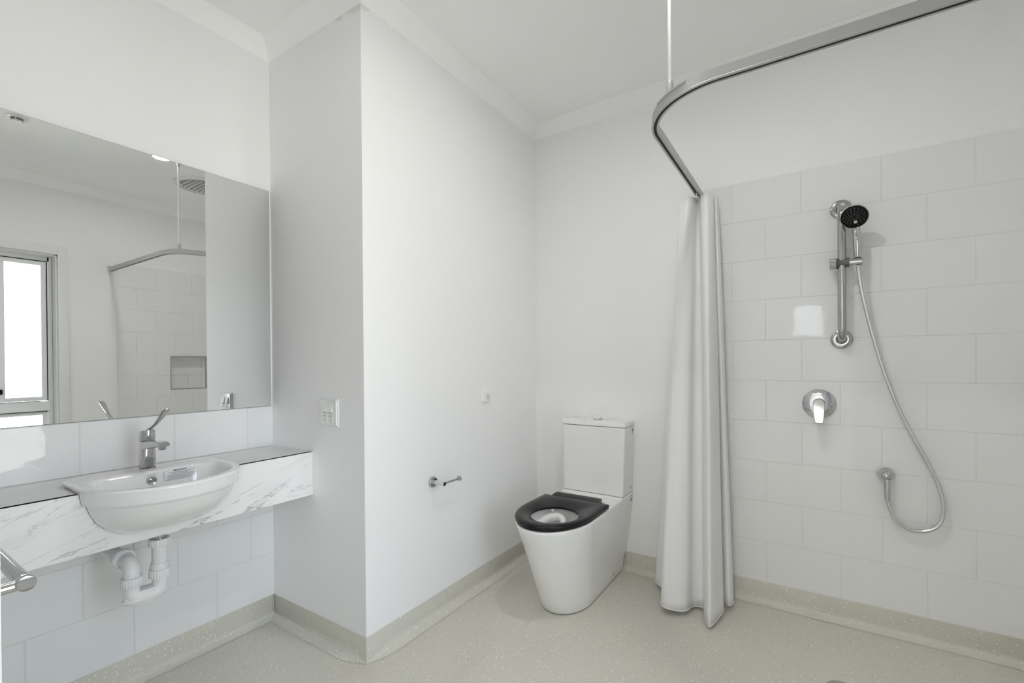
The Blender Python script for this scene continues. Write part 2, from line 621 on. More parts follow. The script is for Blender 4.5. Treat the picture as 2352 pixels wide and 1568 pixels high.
# ---- coved vinyl skirting
def skirting(name, p0, p1, n, e0, e1):
    """e: 1 inside corner, -1 outside corner (cove pinched to the corner), 0 square end"""
    p0 = Vector((*p0, 0)); p1 = Vector((*p1, 0)); n = Vector((*n, 0))
    L = (p1 - p0).length; t = (p1 - p0) / L
    def prof(r):
        P = [(0.0, 0.0), (0.0, ZS), (0.0025, ZS), (0.003, ZS - 0.001), (0.003, r + 0.001)]
        for k in range(1, 8):
            a = k / 7 * PI / 2
            P.append((0.003 + r * (1 - math.cos(a)), r + 0.0012 - r * math.sin(a)))
        return P
    R = 0.042
    st = []
    if e0 == -1:
        for s, r in ((0, .002), (.02, .012), (.05, .027), (.085, .037), (.12, R)): st.append((s, r))
    else:
        st.append((0, R))
    if e1 == -1:
        for s, r in ((.12, R), (.085, .037), (.05, .027), (.02, .012), (0, .002)): st.append((L - s, r))
    else:
        st.append((L, R))
    rings = []
    for i, (s, r) in enumerate(st):
        m = 0
        ring = []
        for a, h in prof(r):
            sh = 0
            if i == 0: sh = a * e0 if e0 != 0 else 0
            if i == len(st) - 1: sh = -a * e1 if e1 != 0 else 0
            ring.append(p0 + t * (s + sh) + n * a + Vector((0, 0, h)))
        rings.append(ring)
    return struct(loft(name, rings, 'vinyl', None, True, True, 50))
baseboard_left = skirting('baseboard_left', (X1, Y6), (X1, Y2), (1, 0), 1, 1)
skirting('baseboard_pier_end', (X1, Y2), (X3, Y2), (0, -1), 1, -1)
baseboard_pier = skirting('baseboard_pier_side', (X3, Y2), (X3, Y4), (1, 0), -1, 1)
skirting('baseboard_back', (X3, Y4), (X5, Y4), (0, -1), 1, 1)
skirting('baseboard_right', (X5, Y4), (X5, Y6), (-1, 0), 1, 1)
skirting('baseboard_front', (DOOR[0], Y6), (X1, Y6), (0, 1), 0, 1)

# rough unpainted plaster patches just under the cornice on the pier corner
def patch(pts, n):
    a = [Vector(p) + Vector(n) * 0.0002 for p in pts]; b = [Vector(p) + Vector(n) * 0.0007 for p in pts]
    sub(wall_pier, loft('plaster_patch', [a, b], 'raw_plaster', None, True, True, 20))
patch([(-1.598, Y2, 2.643), (-1.504, Y2, 2.643), (-1.504, Y2, 2.618), (-1.535, Y2, 2.619), (-1.570, Y2, 2.628)], (0, -1, 0))
patch([(-1.672, Y2, 2.643), (-1.622, Y2, 2.643), (-1.620, Y2, 2.626), (-1.640, Y2, 2.628)], (0, -1, 0))
patch([(X3, Y2 + 0.002, 2.643), (X3, Y2 + 0.050, 2.643), (X3, Y2 + 0.032, 2.630), (X3, Y2 + 0.002, 2.620)], (1, 0, 0))

# weld seams in the vinyl
sub(floor, tube('weld_seam', [(-1.17, 0.9, 0.0002), (-1.14, 1.317, 0.0002), (-1.127, 1.50, 0.0002), (-1.10, 1.78, 0.0002), (-1.07, 2.1, 0.0002)], 0.0022, 'vinyl', None, 6))
sub(baseboard_left, tube('weld_bead', [(X1 + 0.006, Y2 - 0.006, ZS - 0.004), (X1 + 0.006, Y2 - 0.006, 0.045), (X1 + 0.011, Y2 - 0.011, 0.032)], 0.0022, 'vinyl', None, 8))

# ---- wall tiles, each its own piece
GAP = 0.0026
THK = 0.0042
_tile_cache = {}
def tile_mesh(w, h):
    key = (round(w, 4), round(h, 4))
    if key in _tile_cache: return _tile_cache[key]
    b = 0.0012
    a, c = w / 2, h / 2
    v = [(-a, -c, 0), (a, -c, 0), (a, c, 0), (-a, c, 0),
         (-a, -c, THK - b), (a, -c, THK - b), (a, c, THK - b), (-a, c, THK - b),
         (-a + b, -c + b, THK), (a - b, -c + b, THK), (a - b, c - b, THK), (-a + b, c - b, THK)]
    f = [(8, 9, 10, 11)]
    for k in range(4):
        l = (k + 1) % 4
        f += [(k, l, 4 + l, 4 + k), (4 + k, 4 + l, 8 + l, 8 + k)]
    me = bpy.data.meshes.new('tile')
    me.from_pydata(v, [], f)
    me.materials.append(MATS['tile_glaze'])
    _tile_cache[key] = me
    return me

rnd = random.Random(4)
def put_tile(parent, a0, a1, b0, b1, frame):
    """rectangle a (along the wall) x b (height); frame(a,b) -> matrix"""
    if a1 - a0 < 0.012 or b1 - b0 < 0.012: return
    me = tile_mesh(a1 - a0 - GAP, b1 - b0 - GAP)
    o = bpy.data.objects.new('tile', me)
    COL.objects.link(o)
    M = frame((a0 + a1) / 2, (b0 + b1) / 2)
    tilt = Matrix.Rotation(rnd.uniform(-.0016, .0016), 4, 'X') @ Matrix.Rotation(rnd.uniform(-.0016, .0016), 4, 'Y')
    o.matrix_world = M @ tilt
    o.parent = parent

def fr(X, Y, Z):
    X, Y, Z = Vector(X), Vector(Y), Vector(Z)
    return Matrix((X, Y, Z)).transposed().to_4x4()
def frame_back(a, b):
    M = fr((1, 0, 0), (0, 0, 1), (0, -1, 0)); M.translation = (a, Y4 + 0.0004, b); return M
def frame_right(a, b):
    M = fr((0, -1, 0), (0, 0, 1), (-1, 0, 0)); M.translation = (X5 - 0.0000, a, b); return M
def frame_left(a, b):
    M = fr((0, 1, 0), (0, 0, 1), (1, 0, 0)); M.translation = (X1, a, b); return M

def run_tiles(parent, frame, a_lo, a_hi, rows, joint0, pitch, half, hole=None):
    for k, (b0, b1) in enumerate(rows):
        off = joint0 + (pitch / 2 if (k + half) % 2 else 0)
        n0 = math.floor((a_lo - off) / pitch) - 1
        for j in range(n0, n0 + int((a_hi - a_lo) / pitch) + 4):
            t0, t1 = max(a_lo, off + j * pitch), min(a_hi, off + (j + 1) * pitch)
            if t1 - t0 < 0.012: continue
            if hole and t0 < hole[1] and t1 > hole[0] and b0 < hole[3] and b1 > hole[2]:
                for (c0, c1, d0, d1) in ((t0, min(t1, hole[0]), b0, b1), (max(t0, hole[1]), t1, b0, b1),
                                         (max(t0, hole[0]), min(t1, hole[1]), b0, min(b1, hole[2])),
                                         (max(t0, hole[0]), min(t1, hole[1]), max(b0, hole[3]), b1)):
                    put_tile(parent, c0, c1, d0, d1, frame)
            else:
                put_tile(parent, t0, t1, b0, b1, frame)

ROWS = [(max(ZT - 0.2 * (k + 1), ZS - 0.001), ZT - 0.2 * k) for k in range(10)]
TX0 = -0.47
run_tiles(wall_back, frame_back, TX0, X5 - 0.004, ROWS, -0.3391, 0.3, 0)
sub(wall_back, box('grout_bed', (TX0, Y4 - 0.0022, ZS), (X5, Y4 + 0.001, ZT), 'grout'))
TY0 = 1.515
run_tiles(wall_right, frame_right, TY0, Y4 - 0.006, ROWS, 1.65, 0.3, 1, NICHE)
for i, (c0, c1, d0, d1) in enumerate(cells(TY0, Y4, ZS, ZT, [NICHE])):
    sub(wall_right, box('grout_bed', (X5 - 0.0022, c0, d0), (X5 + 0.001, c1, d1), 'grout'))
sub(wall_right, box('tile_edge_trim', (X5 - 0.006, TY0 - 0.010, ZS), (X5 + 0.001, TY0, ZT), 'gloss_trim', None, 0.001, 1))
# recessed niche: lining tiles and metal edge trim
ny0, ny1, nz0, nz1 = NICHE
nd = 0.09
sub(wall_right, box('niche_back', (X5 + nd, ny0 - 0.01, nz0 - 0.01), (X5 + nd + 0.01, ny1 + 0.01, nz1 + 0.01), 'grout'))
def frame_niche(a, b):
    M = fr((0, -1, 0), (0, 0, 1), (-1, 0, 0)); M.translation = (X5 + nd, a, b); return M
put_tile(wall_right, ny0, 2.095, nz0, 1.104, frame_niche)
put_tile(wall_right, 2.095, ny1, nz0, 1.104, frame_niche)
put_tile(wall_right, ny0, ny1, 1.104, nz1, frame_niche)
for lo, hi in (((X5 - 0.006, ny0 - 0.006, nz0 - 0.006), (X5 + 0.02, ny0 + 0.003, nz1 + 0.006)),
               ((X5 - 0.006, ny1 - 0.003, nz0 - 0.006), (X5 + 0.02, ny1 + 0.006, nz1 + 0.006)),
               ((X5 - 0.006, ny0, nz0 - 0.006), (X5 + 0.02, ny1, nz0 + 0.003)),
               ((X5 - 0.006, ny0, nz1 - 0.003), (X5 + 0.02, ny1, nz1 + 0.006))):
    sub(wall_right, box('niche_trim', lo, hi, 'aluminium', None, 0.001, 1))
# vanity wall: one splash course above the bench, three courses below
run_tiles(wall_left, frame_left, Y6, Y2 - 0.002, [(0.8165, 1.0045)], 1.103, 0.2885, 0)
run_tiles(wall_left, frame_left, Y6, Y2 - 0.002, [(0.504, 0.704), (0.304, 0.504), (ZS - 0.001, 0.304)], 0.385, 0.291, 0)
sub(wall_left, box('grout_bed', (X1 - 0.001, Y6, 0.8165), (X1 + 0.0022, Y2, 1.0045), 'grout'))
sub(wall_left, box('grout_bed', (X1 - 0.001, Y6, ZS), (X1 + 0.0022, Y2, 0.704), 'grout'))

# ---- window in the right wall
wy0, wy1, wz0, wz1 = WIN
win = empty('window_1', (X5, (wy0 + wy1) / 2, wz0)); struct(win)
winv = Matrix.Translation(-Vector(win.location))
def wadd(o):
    o.parent = win; o.matrix_parent_inverse = winv; return o
for nm, lo, hi in (('architrave', (X5 - 0.018, wy1, wz0 - 0.066), (X5, wy1 + 0.063, wz1 + 0.070)),
                   ('architrave', (X5 - 0.018, wy0 - 0.063, wz0 - 0.066), (X5, wy0, wz1 + 0.070)),
                   ('architrave', (X5 - 0.018, wy0, wz1), (X5, wy1, wz1 + 0.070)),
                   ('architrave', (X5 - 0.018, wy0, wz0 - 0.066), (X5, wy1, wz0))):
    wadd(box(nm, lo, hi, 'gloss_trim', None, 0.003, 2))
JX = X5 + 0.17
for lo, hi in (((X5, wy1 - 0.012, wz0), (JX, wy1, wz1)), ((X5, wy0, wz0), (JX, wy0 + 0.012, wz1)),
               ((X5, wy0, wz1 - 0.012), (JX, wy1, wz1)), ((X5, wy0, wz0), (JX, wy1, wz0 + 0.012))):
    wadd(box('jamb_lining', lo, hi, 'gloss_trim', None, 0.001, 1))
FX0, FX1 = X5 + 0.085, X5 + 0.160
fy0, fy1, fz0, fz1 = wy0 + 0.014, wy1 - 0.030, wz0 + 0.014, wz1 - 0.016
FW = 0.034
for lo, hi in (((FX0, fy1 - 0.014, fz0), (FX1, fy1 + 0.016, fz1)), ((FX0, fy0, fz0), (FX1, fy0 + FW, fz1)),
               ((FX0, fy0, fz1 - FW), (FX1, fy1, fz1)), ((FX0, fy0, fz0), (FX1, fy1, fz0 + FW)),
               ((FX0 - 0.004, fy0, 0.838), (FX1, fy1, 0.916))):
    wadd(box('window_frame', lo, hi, 'window_alu', None, 0.002, 1))
def sash(y0, y1, z0, z1, x0, x1, w):
    bm = bmesh.new()
    for a, b, c, d in cells(y0, y1, z0, z1, [(y0 + w, y1 - w, z0 + w, z1 - w)]):
        bm_box(bm, (x0, a, c), (x1, b, d))
    o = wadd(from_bm('sash', bm, 'window_alu'))
    p = box('pane', ((x0 + x1) / 2 - 0.002, y0 + w - 0.004, z0 + w - 0.004), ((x0 + x1) / 2 + 0.002, y1 - w + 0.004, z1 - w + 0.004), 'window_glass')
    sub(o, p); p.matrix_parent_inverse = Matrix()
    p.matrix_parent_inverse = o.matrix_world.inverted() if False else Matrix()
    return o
s1 = sash(0.815, fy1 - 0.017, 0.922, fz1 - FW - 0.005, FX0 + 0.004, FX0 + 0.030, 0.032)
s2 = sash(fy0 + FW, 0.845, 0.922, fz1 - FW - 0.005, FX0 + 0.034, FX0 + 0.058, 0.032)
s3 = sash(fy0 + FW, fy1 - 0.017, fz0 + FW, 0.833, FX0 + 0.010, FX0 + 0.036, 0.028)
wadd(box('seal_line', (FX0 - 0.001, fy0 + FW, fz1 - FW - 0.005), (FX0 + 0.03, fy1 - 0.016, fz1 - FW), 'dark_gap'))
wadd(box('seal_line', (FX0 - 0.001, fy1 - 0.018, 0.922), (FX0 + 0.03, fy1 - 0.013, fz1 - FW), 'dark_gap'))
wadd(box('seal_line', (FX0 - 0.003, fy0 + FW, 0.916), (FX0 + 0.03, fy1 - 0.06, 0.920), 'dark_gap'))
wadd(box('seal_line', (FX0 - 0.001, fy0 + FW, 0.832), (FX0 + 0.03, fy1 - 0.016, 0.836), 'dark_gap'))
wadd(box('window_latch', (FX0 - 0.022, 0.800, 0.985), (FX0 + 0.005, 0.829, 1.022), 'black_rubber', None, 0.003, 2))
portal(wy0, wy1, wz0, wz1, X5 + 0.175)
# unseen wall added to block the window's reflection in the shower tiles
struct(box('wall_light_blocker', (X5 + 0.175, -0.60, 0.0), (X5 + 1.60, -0.45, 2.9), 'blocker_grey'))

# hallway window (small, high) that the shower tiles mirror
hw = empty('window_2', (0, HALL_Y, HW[2])); struct(hw)
hinv = Matrix.Translation(-Vector(hw.location))
bmf = bmesh.new()
for a, b, c, d in cells(HW[0], HW[1], HW[2], HW[3], [(HW[0] + 0.02, HW[1] - 0.02, HW[2] + 0.02, HW[3] - 0.02)]):
    bm_box(bmf, (a, HALL_Y - 0.07, c), (b, HALL_Y - 0.02, d))
o = from_bm('window_frame', bmf, 'window_alu'); o.parent = hw; o.matrix_parent_inverse = hinv
o = box('pane', (HW[0] + 0.015, HALL_Y - 0.047, HW[2] + 0.015), (HW[1] - 0.015, HALL_Y - 0.043, HW[3] - 0.015), 'window_glass')
o.parent = hw; o.matrix_parent_inverse = hinv

for i_, (hx, sg) in enumerate(((-1.5, -1), (1.4, 1))):
    hs = empty('window_%d' % (3 + i_), (hx, HS[0], HS[2])); struct(hs)  # added side window, out of view, brightens the hallway
    bmf = bmesh.new()
    ym = (HS[0] + HS[1]) / 2
    for a, b, c, d in cells(HS[0], HS[1], HS[2], HS[3], [(HS[0] + 0.03, ym - 0.02, HS[2] + 0.03, HS[3] - 0.03), (ym + 0.02, HS[1] - 0.03, HS[2] + 0.03, HS[3] - 0.03)]):
        bm_box(bmf, (min(hx + sg * 0.02, hx + sg * 0.07), a, c), (max(hx + sg * 0.02, hx + sg * 0.07), b, d))
    o = from_bm('window_frame', bmf, 'window_alu'); o.parent = hs; o.matrix_parent_inverse = Matrix.Translation(-Vector(hs.location))
    for a, b in ((HS[0] + 0.03, ym - 0.02), (ym + 0.02, HS[1] - 0.03)):
        o = box('pane', (hx + sg * 0.045 - 0.002, a - .004, HS[2] + 0.026), (hx + sg * 0.045 + 0.002, b + .004, HS[3] - 0.026), 'clear_glass')
        o.parent = hs; o.matrix_parent_inverse = Matrix.Translation(-Vector(hs.location))
    portal(HS[0], HS[1], HS[2], HS[3], hx + sg * 0.105, PI / 2 * sg)

# door opening lining
dr = empty('door_1', (0, Y6 - 0.05, 0)); struct(dr)
dinv = Matrix.Translation(-Vector(dr.location))
for lo, hi in (((DOOR[1] - 0.018, Y6 - 0.104, 0), (DOOR[1], Y6 + 0.002, DOOR[3])),
               ((DOOR[0], Y6 - 0.104, DOOR[3] - 0.018), (DOOR[1], Y6 + 0.002, DOOR[3])),
               ((DOOR[0] - 0.001, Y6 - 0.104, 0), (DOOR[0] + 0.006, Y6 + 0.002, DOOR[3]))):
    o = box('jamb_lining', lo, hi, 'gloss_trim', None, 0.001, 1); o.parent = dr; o.matrix_parent_inverse = dinv
for lo, hi in (((DOOR[1], Y6, 0), (DOOR[1] + 0.06, Y6 + 0.016, DOOR[3] + 0.06)),
               ((DOOR[0] - 0.06, Y6, 0), (DOOR[0], Y6 + 0.016, DOOR[3] + 0.06)),
               ((DOOR[0], Y6, DOOR[3]), (DOOR[1], Y6 + 0.016, DOOR[3] + 0.06))):
    o = box('architrave', lo, hi, 'gloss_trim', None, 0.002, 1); o.parent = dr; o.matrix_parent_inverse = dinv

# ------------------------------------------------------------------ ceiling fittings
def downlight(x, y, glow, label, name='ceiling_downlight'):
    t = Thing(name, label, 'light', (x, y, CE))
    t.add(lathe('bezel', [(0.049, -0.0005), (0.058, -0.0005), (0.060, -0.003), (0.056, -0.006), (0.050, -0.004)], (x, y, CE), (0, 0, 1), 'white_plastic'))
    t.add(lathe('diffuser', [(0.0, -0.0025), (0.050, -0.0025), (0.050, -0.0008), (0.0, -0.0008)], (x, y, CE), (0, 0, 1), glow), 'glowing white lens')
    return t
downlight(-0.372, 1.425, 'lamp_glow_a', 'round recessed ceiling downlight beside the hanging rod of the curtain rail')
t = Thing('added_ceiling_light', 'flat round fill light added on the ceiling above the marble vanity bench', 'light', (LBX, LBY, CE))  # unseen lamp, added to brighten the pier end and vanity wall
t.add(lathe('light_base', [(0.0, -0.0005), (0.165, -0.0005), (0.165, -0.030), (0.155, -0.038), (0.150, -0.036), (0.150, -0.012), (0.0, -0.012)], (LBX, LBY, CE), (0, 0, 1), 'white_plastic', None, 56))
t.add(lathe('diffuser', [(0.0, -0.013), (0.150, -0.013), (0.150, -0.034), (0.120, -0.042), (0.0, -0.046)], (LBX, LBY, CE), (0, 0, 1), 'fill_glow_b', None, 48), 'glowing diffuser of the added fill light')
downlight(0.0, -1.6, 'hall_fill_glow', 'unseen fill downlight added in the hallway beyond the doorway')

t = Thing('exhaust_fan', 'round white ceiling exhaust fan with slatted grey grille', 'fan', (-0.03, 1.852, CE))
fc = (-0.03, 1.852, CE)
t.add(lathe('rim', [(0.164, -0.0005), (0.212, -0.0005), (0.212, -0.006), (0.197, -0.014), (0.169, -0.018), (0.164, -0.012)], fc, (0, 0, 1), 'white_plastic', None, 64))
t.add(lathe('grille_backing', [(0.0, -0.004), (0.164, -0.004), (0.164, -0.001), (0.0, -0.001)], fc, (0, 0, 1), 'fan_grey', None, 48))
for k in range(-4, 5):
    yy = fc[1] + k * 0.033
    h = math.sqrt(max(0.163 ** 2 - (k * 0.033) ** 2, 0))
    t.add(box('slat', (fc[0] - h, yy - 0.003, CE - 0.016), (fc[0] + h, yy + 0.003, CE - 0.004), 'white_plastic'))
t.add(lathe('slot_ring', [(0.171, -0.0185), (0.177, -0.0178), (0.177, -0.0165), (0.171, -0.0170)], fc, (0, 0, 1), 'joint_grey', None, 48))

t = Thing('smoke_alarm', 'small round white ceiling smoke alarm with dark vents', 'smoke alarm', (-0.285, 0.715, CE))
sc_ = (-0.285, 0.715, CE)
t.add(lathe('base', [(0.0, -0.0005), (0.050, -0.0005), (0.050, -0.005), (0.044, -0.007), (0.0, -0.007)], sc_, (0, 0, 1), 'white_plastic'))
t.add(lathe('vent_band', [(0.0, -0.007), (0.027, -0.007), (0.027, -0.020), (0.0, -0.020)], sc_, (0, 0, 1), 'joint_grey'))
t.add(lathe('cover', [(0.0, -0.020), (0.0295, -0.020), (0.0295, -0.025), (0.026, -0.031), (0.0, -0.033)], sc_, (0, 0, 1), 'white_plastic'))
for a in (0.4, 1.97, 3.54, 5.11):
    ca, sa = sc_[0] + 0.0268 * math.cos(a), sc_[1] + 0.0268 * math.sin(a)
    t.add(box('rib', (ca - 0.0025, sa - 0.0025, CE - 0.021), (ca + 0.0025, sa + 0.0025, CE - 0.006), 'white_plastic'))

# ------------------------------------------------------------------ mirror
bm = bmesh.new(); bm_box(bm, (X1 + 0.0005, Y6 + 0.01, 1.0062), (MIRX, 1.2125, 2.0275), 0.0008, 1)
mir = from_bm('wall_mirror', bm, 'mirror_edge')
mir.data.materials.append(MATS['mirror_silver'])
for p in mir.data.polygons:
    if p.normal.x > 0.95: p.material_index = 1
tag(mir, 'large frameless wall mirror with polished edge above the tiled splashback', 'mirror')

# ------------------------------------------------------------------ vanity bench
BX = -1.850     # front of the bench
CY, CA, CE_ = 0.668, 0.224, 0.200    # basin: centre along wall, half width, bulge
BZ0, BZ1 = 0.627, 0.8155
BACK = -2.075
DECK = 0.832

def basin_ring(z, inset, back=BACK, scale_front=1.0, npts=40, corner=0.08):
    """plan outline of the basin, anticlockwise from the back-left; inset shrinks it"""
    a = CA - inset
    e = (CE_ - inset) * scale_front
    xb = back + inset
    pts = []
    c = max(corner - inset * 0.5, 0.012)
    for k in range(7):
        t_ = k / 6 * PI / 2
        pts.append((xb + c - c * math.sin(t_) if False else xb + c * (1 - math.cos(t_)) , CY - a + c * (1 - math.sin(t_))))
    # order: start at the back edge going to the left side
    n = npts
    for k in range(n + 1):
        t_ = k / n * PI
        s = math.sin(t_) ; q = math.cos(t_)
        pts.append((BX + e * abs(s) ** 0.97, CY - a * math.copysign(abs(q) ** 0.98, q)))
    for k in range(7):
        t_ = (1 - k / 6) * PI / 2
        pts.append((xb + c * (1 - math.cos(t_)), CY + a - c * (1 - math.sin(t_))))
    return [Vector((x, y, z)) for x, y in pts]

t = Thing('vanity_bench', 'wall-hung marble-look laminate vanity bench with a deep veined front panel', 'vanity', (X1, 0.65, BZ0))
# bench top with a cut-out for the basin
bm = bmesh.new()
out = [(X1 + 0.0005, Y6 + 0.001), (BX - 0.0005, Y6 + 0.001), (BX - 0.0005, CY - 0.2235), (-1.992, CY - 0.2235), (-1.992, CY + 0.2235), (BX - 0.0005, CY + 0.2235), (BX - 0.0005, Y2 - 0.001), (X1 + 0.0005, Y2 - 0.001)]
vt = [bm.verts.new((x, y, BZ1)) for x, y in out]
vb = [bm.verts.new((x, y, BZ1 - 0.03)) for x, y in out]
bm.faces.new(vt); bm.faces.new(list(reversed(vb)))
for k in range(len(out)):
    l = (k + 1) % len(out)
    bm.faces.new((vt[k], vb[k], vb[l], vt[l]))
t.add(from_bm('bench_top', bm, 'marble_top'))
# front panel, notched where the basin comes through
# front panel, cut to the section of the basin that comes through it
APRON = [(0.660, 0.140, 0.05), (0.664, 0.118, 0.42), (0.675, 0.088, 0.66), (0.695, 0.060, 0.82), (0.722, 0.038, 0.93),
         (0.752, 0.025, 0.985), (0.7745, 0.018, 1.0), (0.7790, 0.0155, 1.0), (0.7820, 0.0085, 1.0), (0.788, 0.0065, 1.0),
         (0.799, 0.005, 1.0), (0.808, 0.0035, 1.0), (0.8160, 0.003, 1.0)]
cut = [(CY - (CA - i_) - 0.0008, min(z_, BZ1)) for z_, i_, _ in reversed(APRON)] + [(CY - 0.03, 0.6585), (CY + 0.03, 0.6585)] + [(CY + (CA - i_) + 0.0008, min(z_, BZ1)) for z_, i_, _ in APRON]
poly = [(Y6 + 0.001, BZ0), (Y6 + 0.001, BZ1)] + cut + [(Y2 - 0.001, BZ1), (Y2 - 0.001, BZ0)]
bm = bmesh.new()
va = [bm.verts.new((BX, y, z)) for y, z in poly]
vb = [bm.verts.new((BX - 0.018, y, z)) for y, z in poly]
bm.faces.new(va); bm.faces.new(list(reversed(vb)))
for k in range(len(poly)):
    l = (k + 1) % len(poly)
    bm.faces.new((va[k], vb[k], vb[l], va[l]))
t.add(from_bm('front_panel', bm, 'marble_fascia'), 'white marble-look panel with grey veins')
t.add(box('edge_joint', (BX - 0.0008, Y6 + 0.001, BZ1 - 0.0002), (BX + 0.0004, CY - 0.222, BZ1 + 0.0006), 'joint_grey'))
t.add(box('edge_joint', (BX - 0.0008, CY + 0.222, BZ1 - 0.0002), (BX + 0.0004, Y2 - 0.001, BZ1 + 0.0006), 'joint_grey'))
t.add(box('edge_strip', (BX - 0.017, Y2 - 0.004, BZ0), (BX + 0.0006, Y2 - 0.0008, BZ1), 'gloss_trim'))
t.add(box('support_rail', (X1 + 0.0045, Y6 + 0.01, BZ1 - 0.075), (X1 + 0.028, Y2 - 0.004, BZ1 - 0.031), 'gloss_trim'))

# ------------------------------------------------------------------ basin
t = Thing('wash_basin', 'white ceramic semi-recessed wash basin bulging out of the marble bench', 'basin', (-1.88, CY, 0.64))
def blend(z, inset, sf, back):
    return basin_ring(z, inset, back, sf)
N = len(basin_ring(0, 0))
outer = [
    (0.8165, 0.022, 1.0, BACK), (0.8175, 0.006, 1.0, BACK), (0.822, 0.001, 1.0, BACK), (0.828, 0.0, 1.0, BACK), (0.8315, 0.004, 1.0, BACK), (DECK, 0.010, 1.0, BACK)]
# apron below the rim (front part only, inside the bench notch at the back)
def apron_ring(z, inset, sf=1.0):
    r = basin_ring(z, inset, -1.99, sf, corner=0.09)
    return r
rings = [basin_ring(z, i, -1.99 if z > 0.74 else -1.955 - i, sf, corner=0.09) for z, i, sf in APRON]
rings += [basin_ring(z, i, b, s) for z, i, s, b in outer[2:]]
# inner bowl: starts behind the rim, leaves the tap deck at the back
def bowl_ring(z, inset, sf=1.0, back=-1.957):
    a = CA - inset
    e = (CE_ - inset) * sf
    c = 0.045
    xb = back
    pts = []
    for k in range(7):
        t_ = k / 6 * PI / 2
        pts.append((xb + c * (1 - math.cos(t_)) * 1.2, CY - a + c * (1 - math.sin(t_)) * 1.6))
    n = N - 15
    for k in range(n + 1):
        t_ = k / n * PI
        s = math.sin(t_); q = math.cos(t_)
        pts.append((BX + 0.01 + (e - 0.01) * abs(s) ** 0.97, CY - a * math.copysign(abs(q) ** 0.98, q)))
    for k in range(7):
        t_ = (1 - k / 6) * PI / 2
        pts.append((xb + c * (1 - math.cos(t_)) * 1.2, CY + a - c * (1 - math.sin(t_)) * 1.6))
    return [Vector((x, y, z)) for x, y in pts]
rings += [bowl_ring(DECK, 0.024, 1.0, -1.962), bowl_ring(DECK - 0.003, 0.030, 1.0, -1.956), bowl_ring(DECK - 0.012, 0.034, 1.0, -1.953)]
dc = Vector((-1.87, CY, 0))
for f_, z in ((0.97, 0.800), (0.92, 0.772), (0.84, 0.744), (0.70, 0.718), (0.48, 0.699), (0.22, 0.690), (0.09, 0.688)):
    base = bowl_ring(z, 0.036, 1.0, -1.951)
    rings.append([Vector((dc.x + (q.x - dc.x) * f_ if q.x > -1.93 or f_ < 0.9 else q.x + 0.004 * (1 - f_) * 30, dc.y + (q.y - dc.y) * f_, z)) for q in base])
bowl = t.add(loft('basin_body', rings, 'ceramic', None, True, False, 60))
t.add(lathe('drain_ring', [(0.0, 0.0), (0.020, 0.0), (0.030, 0.002), (0.030, 0.004), (0.020, 0.003), (0.0, 0.002)], (dc.x, CY, 0.6885), (0, 0, 1), 'chrome'))
OVX, OVZ = -1.9475, 0.7985
ov = t.add(lathe('overflow_ring', [(0.0095, 0.001), (0.0145, 0.0008), (0.0155, 0.003), (0.0135, 0.0055), (0.0100, 0.0045)], (OVX, CY - 0.006, OVZ), (1, 0, 0), 'chrome', None, 32))
t.add(lathe('overflow_plug', [(0.0, 0.004), (0.006, 0.0035), (0.0098, 0.0015), (0.0098, 0.0), (0.0, 0.0)], (OVX, CY - 0.006, OVZ), (1, 0, 0), 'steel', None, 24))
SX = -1.9448
tilt_up = Vector((0.03, 0, 1)).normalized()
lab = t.add(box('care_label', (SX - 0.0005, 0.699, 0.7795), (SX + 0.0003, 0.797, 0.8255), 'sticker'), 'white paper care label printed IMPORTANT')
lines = [('IMPORTANT', 0.0072, 0.8205, 1.1, 0.0002),
         ('PLEASE LEAVE THIS LABEL IN POSITION FOR', 0.0036, 0.8140, 1.05, 0),
         ('THE HOUSE HOLDER TO READ.', 0.0036, 0.8092, 1.05, 0),
         ('CLEANING INSTRUCTIONS FOR VITREOUS CHINA', 0.0036, 0.8044, 1.05, 0),
         ('TO PRESERVE THE GLAZED SURFACE, THIS WASH', 0.0036, 0.7996, 1.05, 0),
         ('BASIN SHOULD BE CLEANED WITH A MILD', 0.0036, 0.7948, 1.05, 0),
         ('HOUSEHOLD DETERGENT OR WARM SOAPY WATER.', 0.0036, 0.7900, 1.05, 0)]
for body, size, z, sp, bo in lines:
    sub(lab, text_mesh('printed_line', body, size, (SX + 0.0006, 0.748, z), (0, 1, 0), (0, 0, 1), 'ink', None, 'CENTER', 0.0001, sp, bo))
sub(lab, box('printed_rule', (SX + 0.0003, 0.702, 0.7860), (SX + 0.0006, 0.794, 0.7864), 'ink'))
t.add(text_mesh('maker_mark', 'CAROMA', 0.0050, (SX - 0.0022, CY - 0.006, 0.8195), (0, 1, 0), (0, 0, 1), 'ink_grey', None, 'CENTER', 0.0002, 1.35))

# ------------------------------------------------------------------ basin mixer tap
TX, TY, TZ = -2.012, 0.672, DECK
t = Thing('basin_tap', 'chrome mixer tap with a long upright lever on the wash basin', 'tap', (TX, TY, TZ))
def rrect(cx, cy, hx, hy, r, z, n=6):
    P = []
    for (sx2, sy2, a0) in ((1, 1, 0), (-1, 1, PI / 2), (-1, -1, PI), (1, -1, 3 * PI / 2)):
        for k in range(n + 1):
            a = a0 + k / n * PI / 2
            P.append(Vector((cx + sx2 * (hx - r) + r * math.cos(a), cy + sy2 * (hy - r) + r * math.sin(a), z)))
    return P
t.add(loft('base_plate', [rrect(TX, TY, .0265, .0265, .022, TZ + .0002), rrect(TX, TY, .0265, .0265, .022, TZ + .002), rrect(TX, TY, .0245, .0245, .021, TZ + .004)], 'chrome'))
t.add(loft('base_seal', [rrect(TX, TY, .0215, .0215, .016, TZ + .004), rrect(TX, TY, .0215, .0215, .016, TZ + .006)], 'dark_gap'))
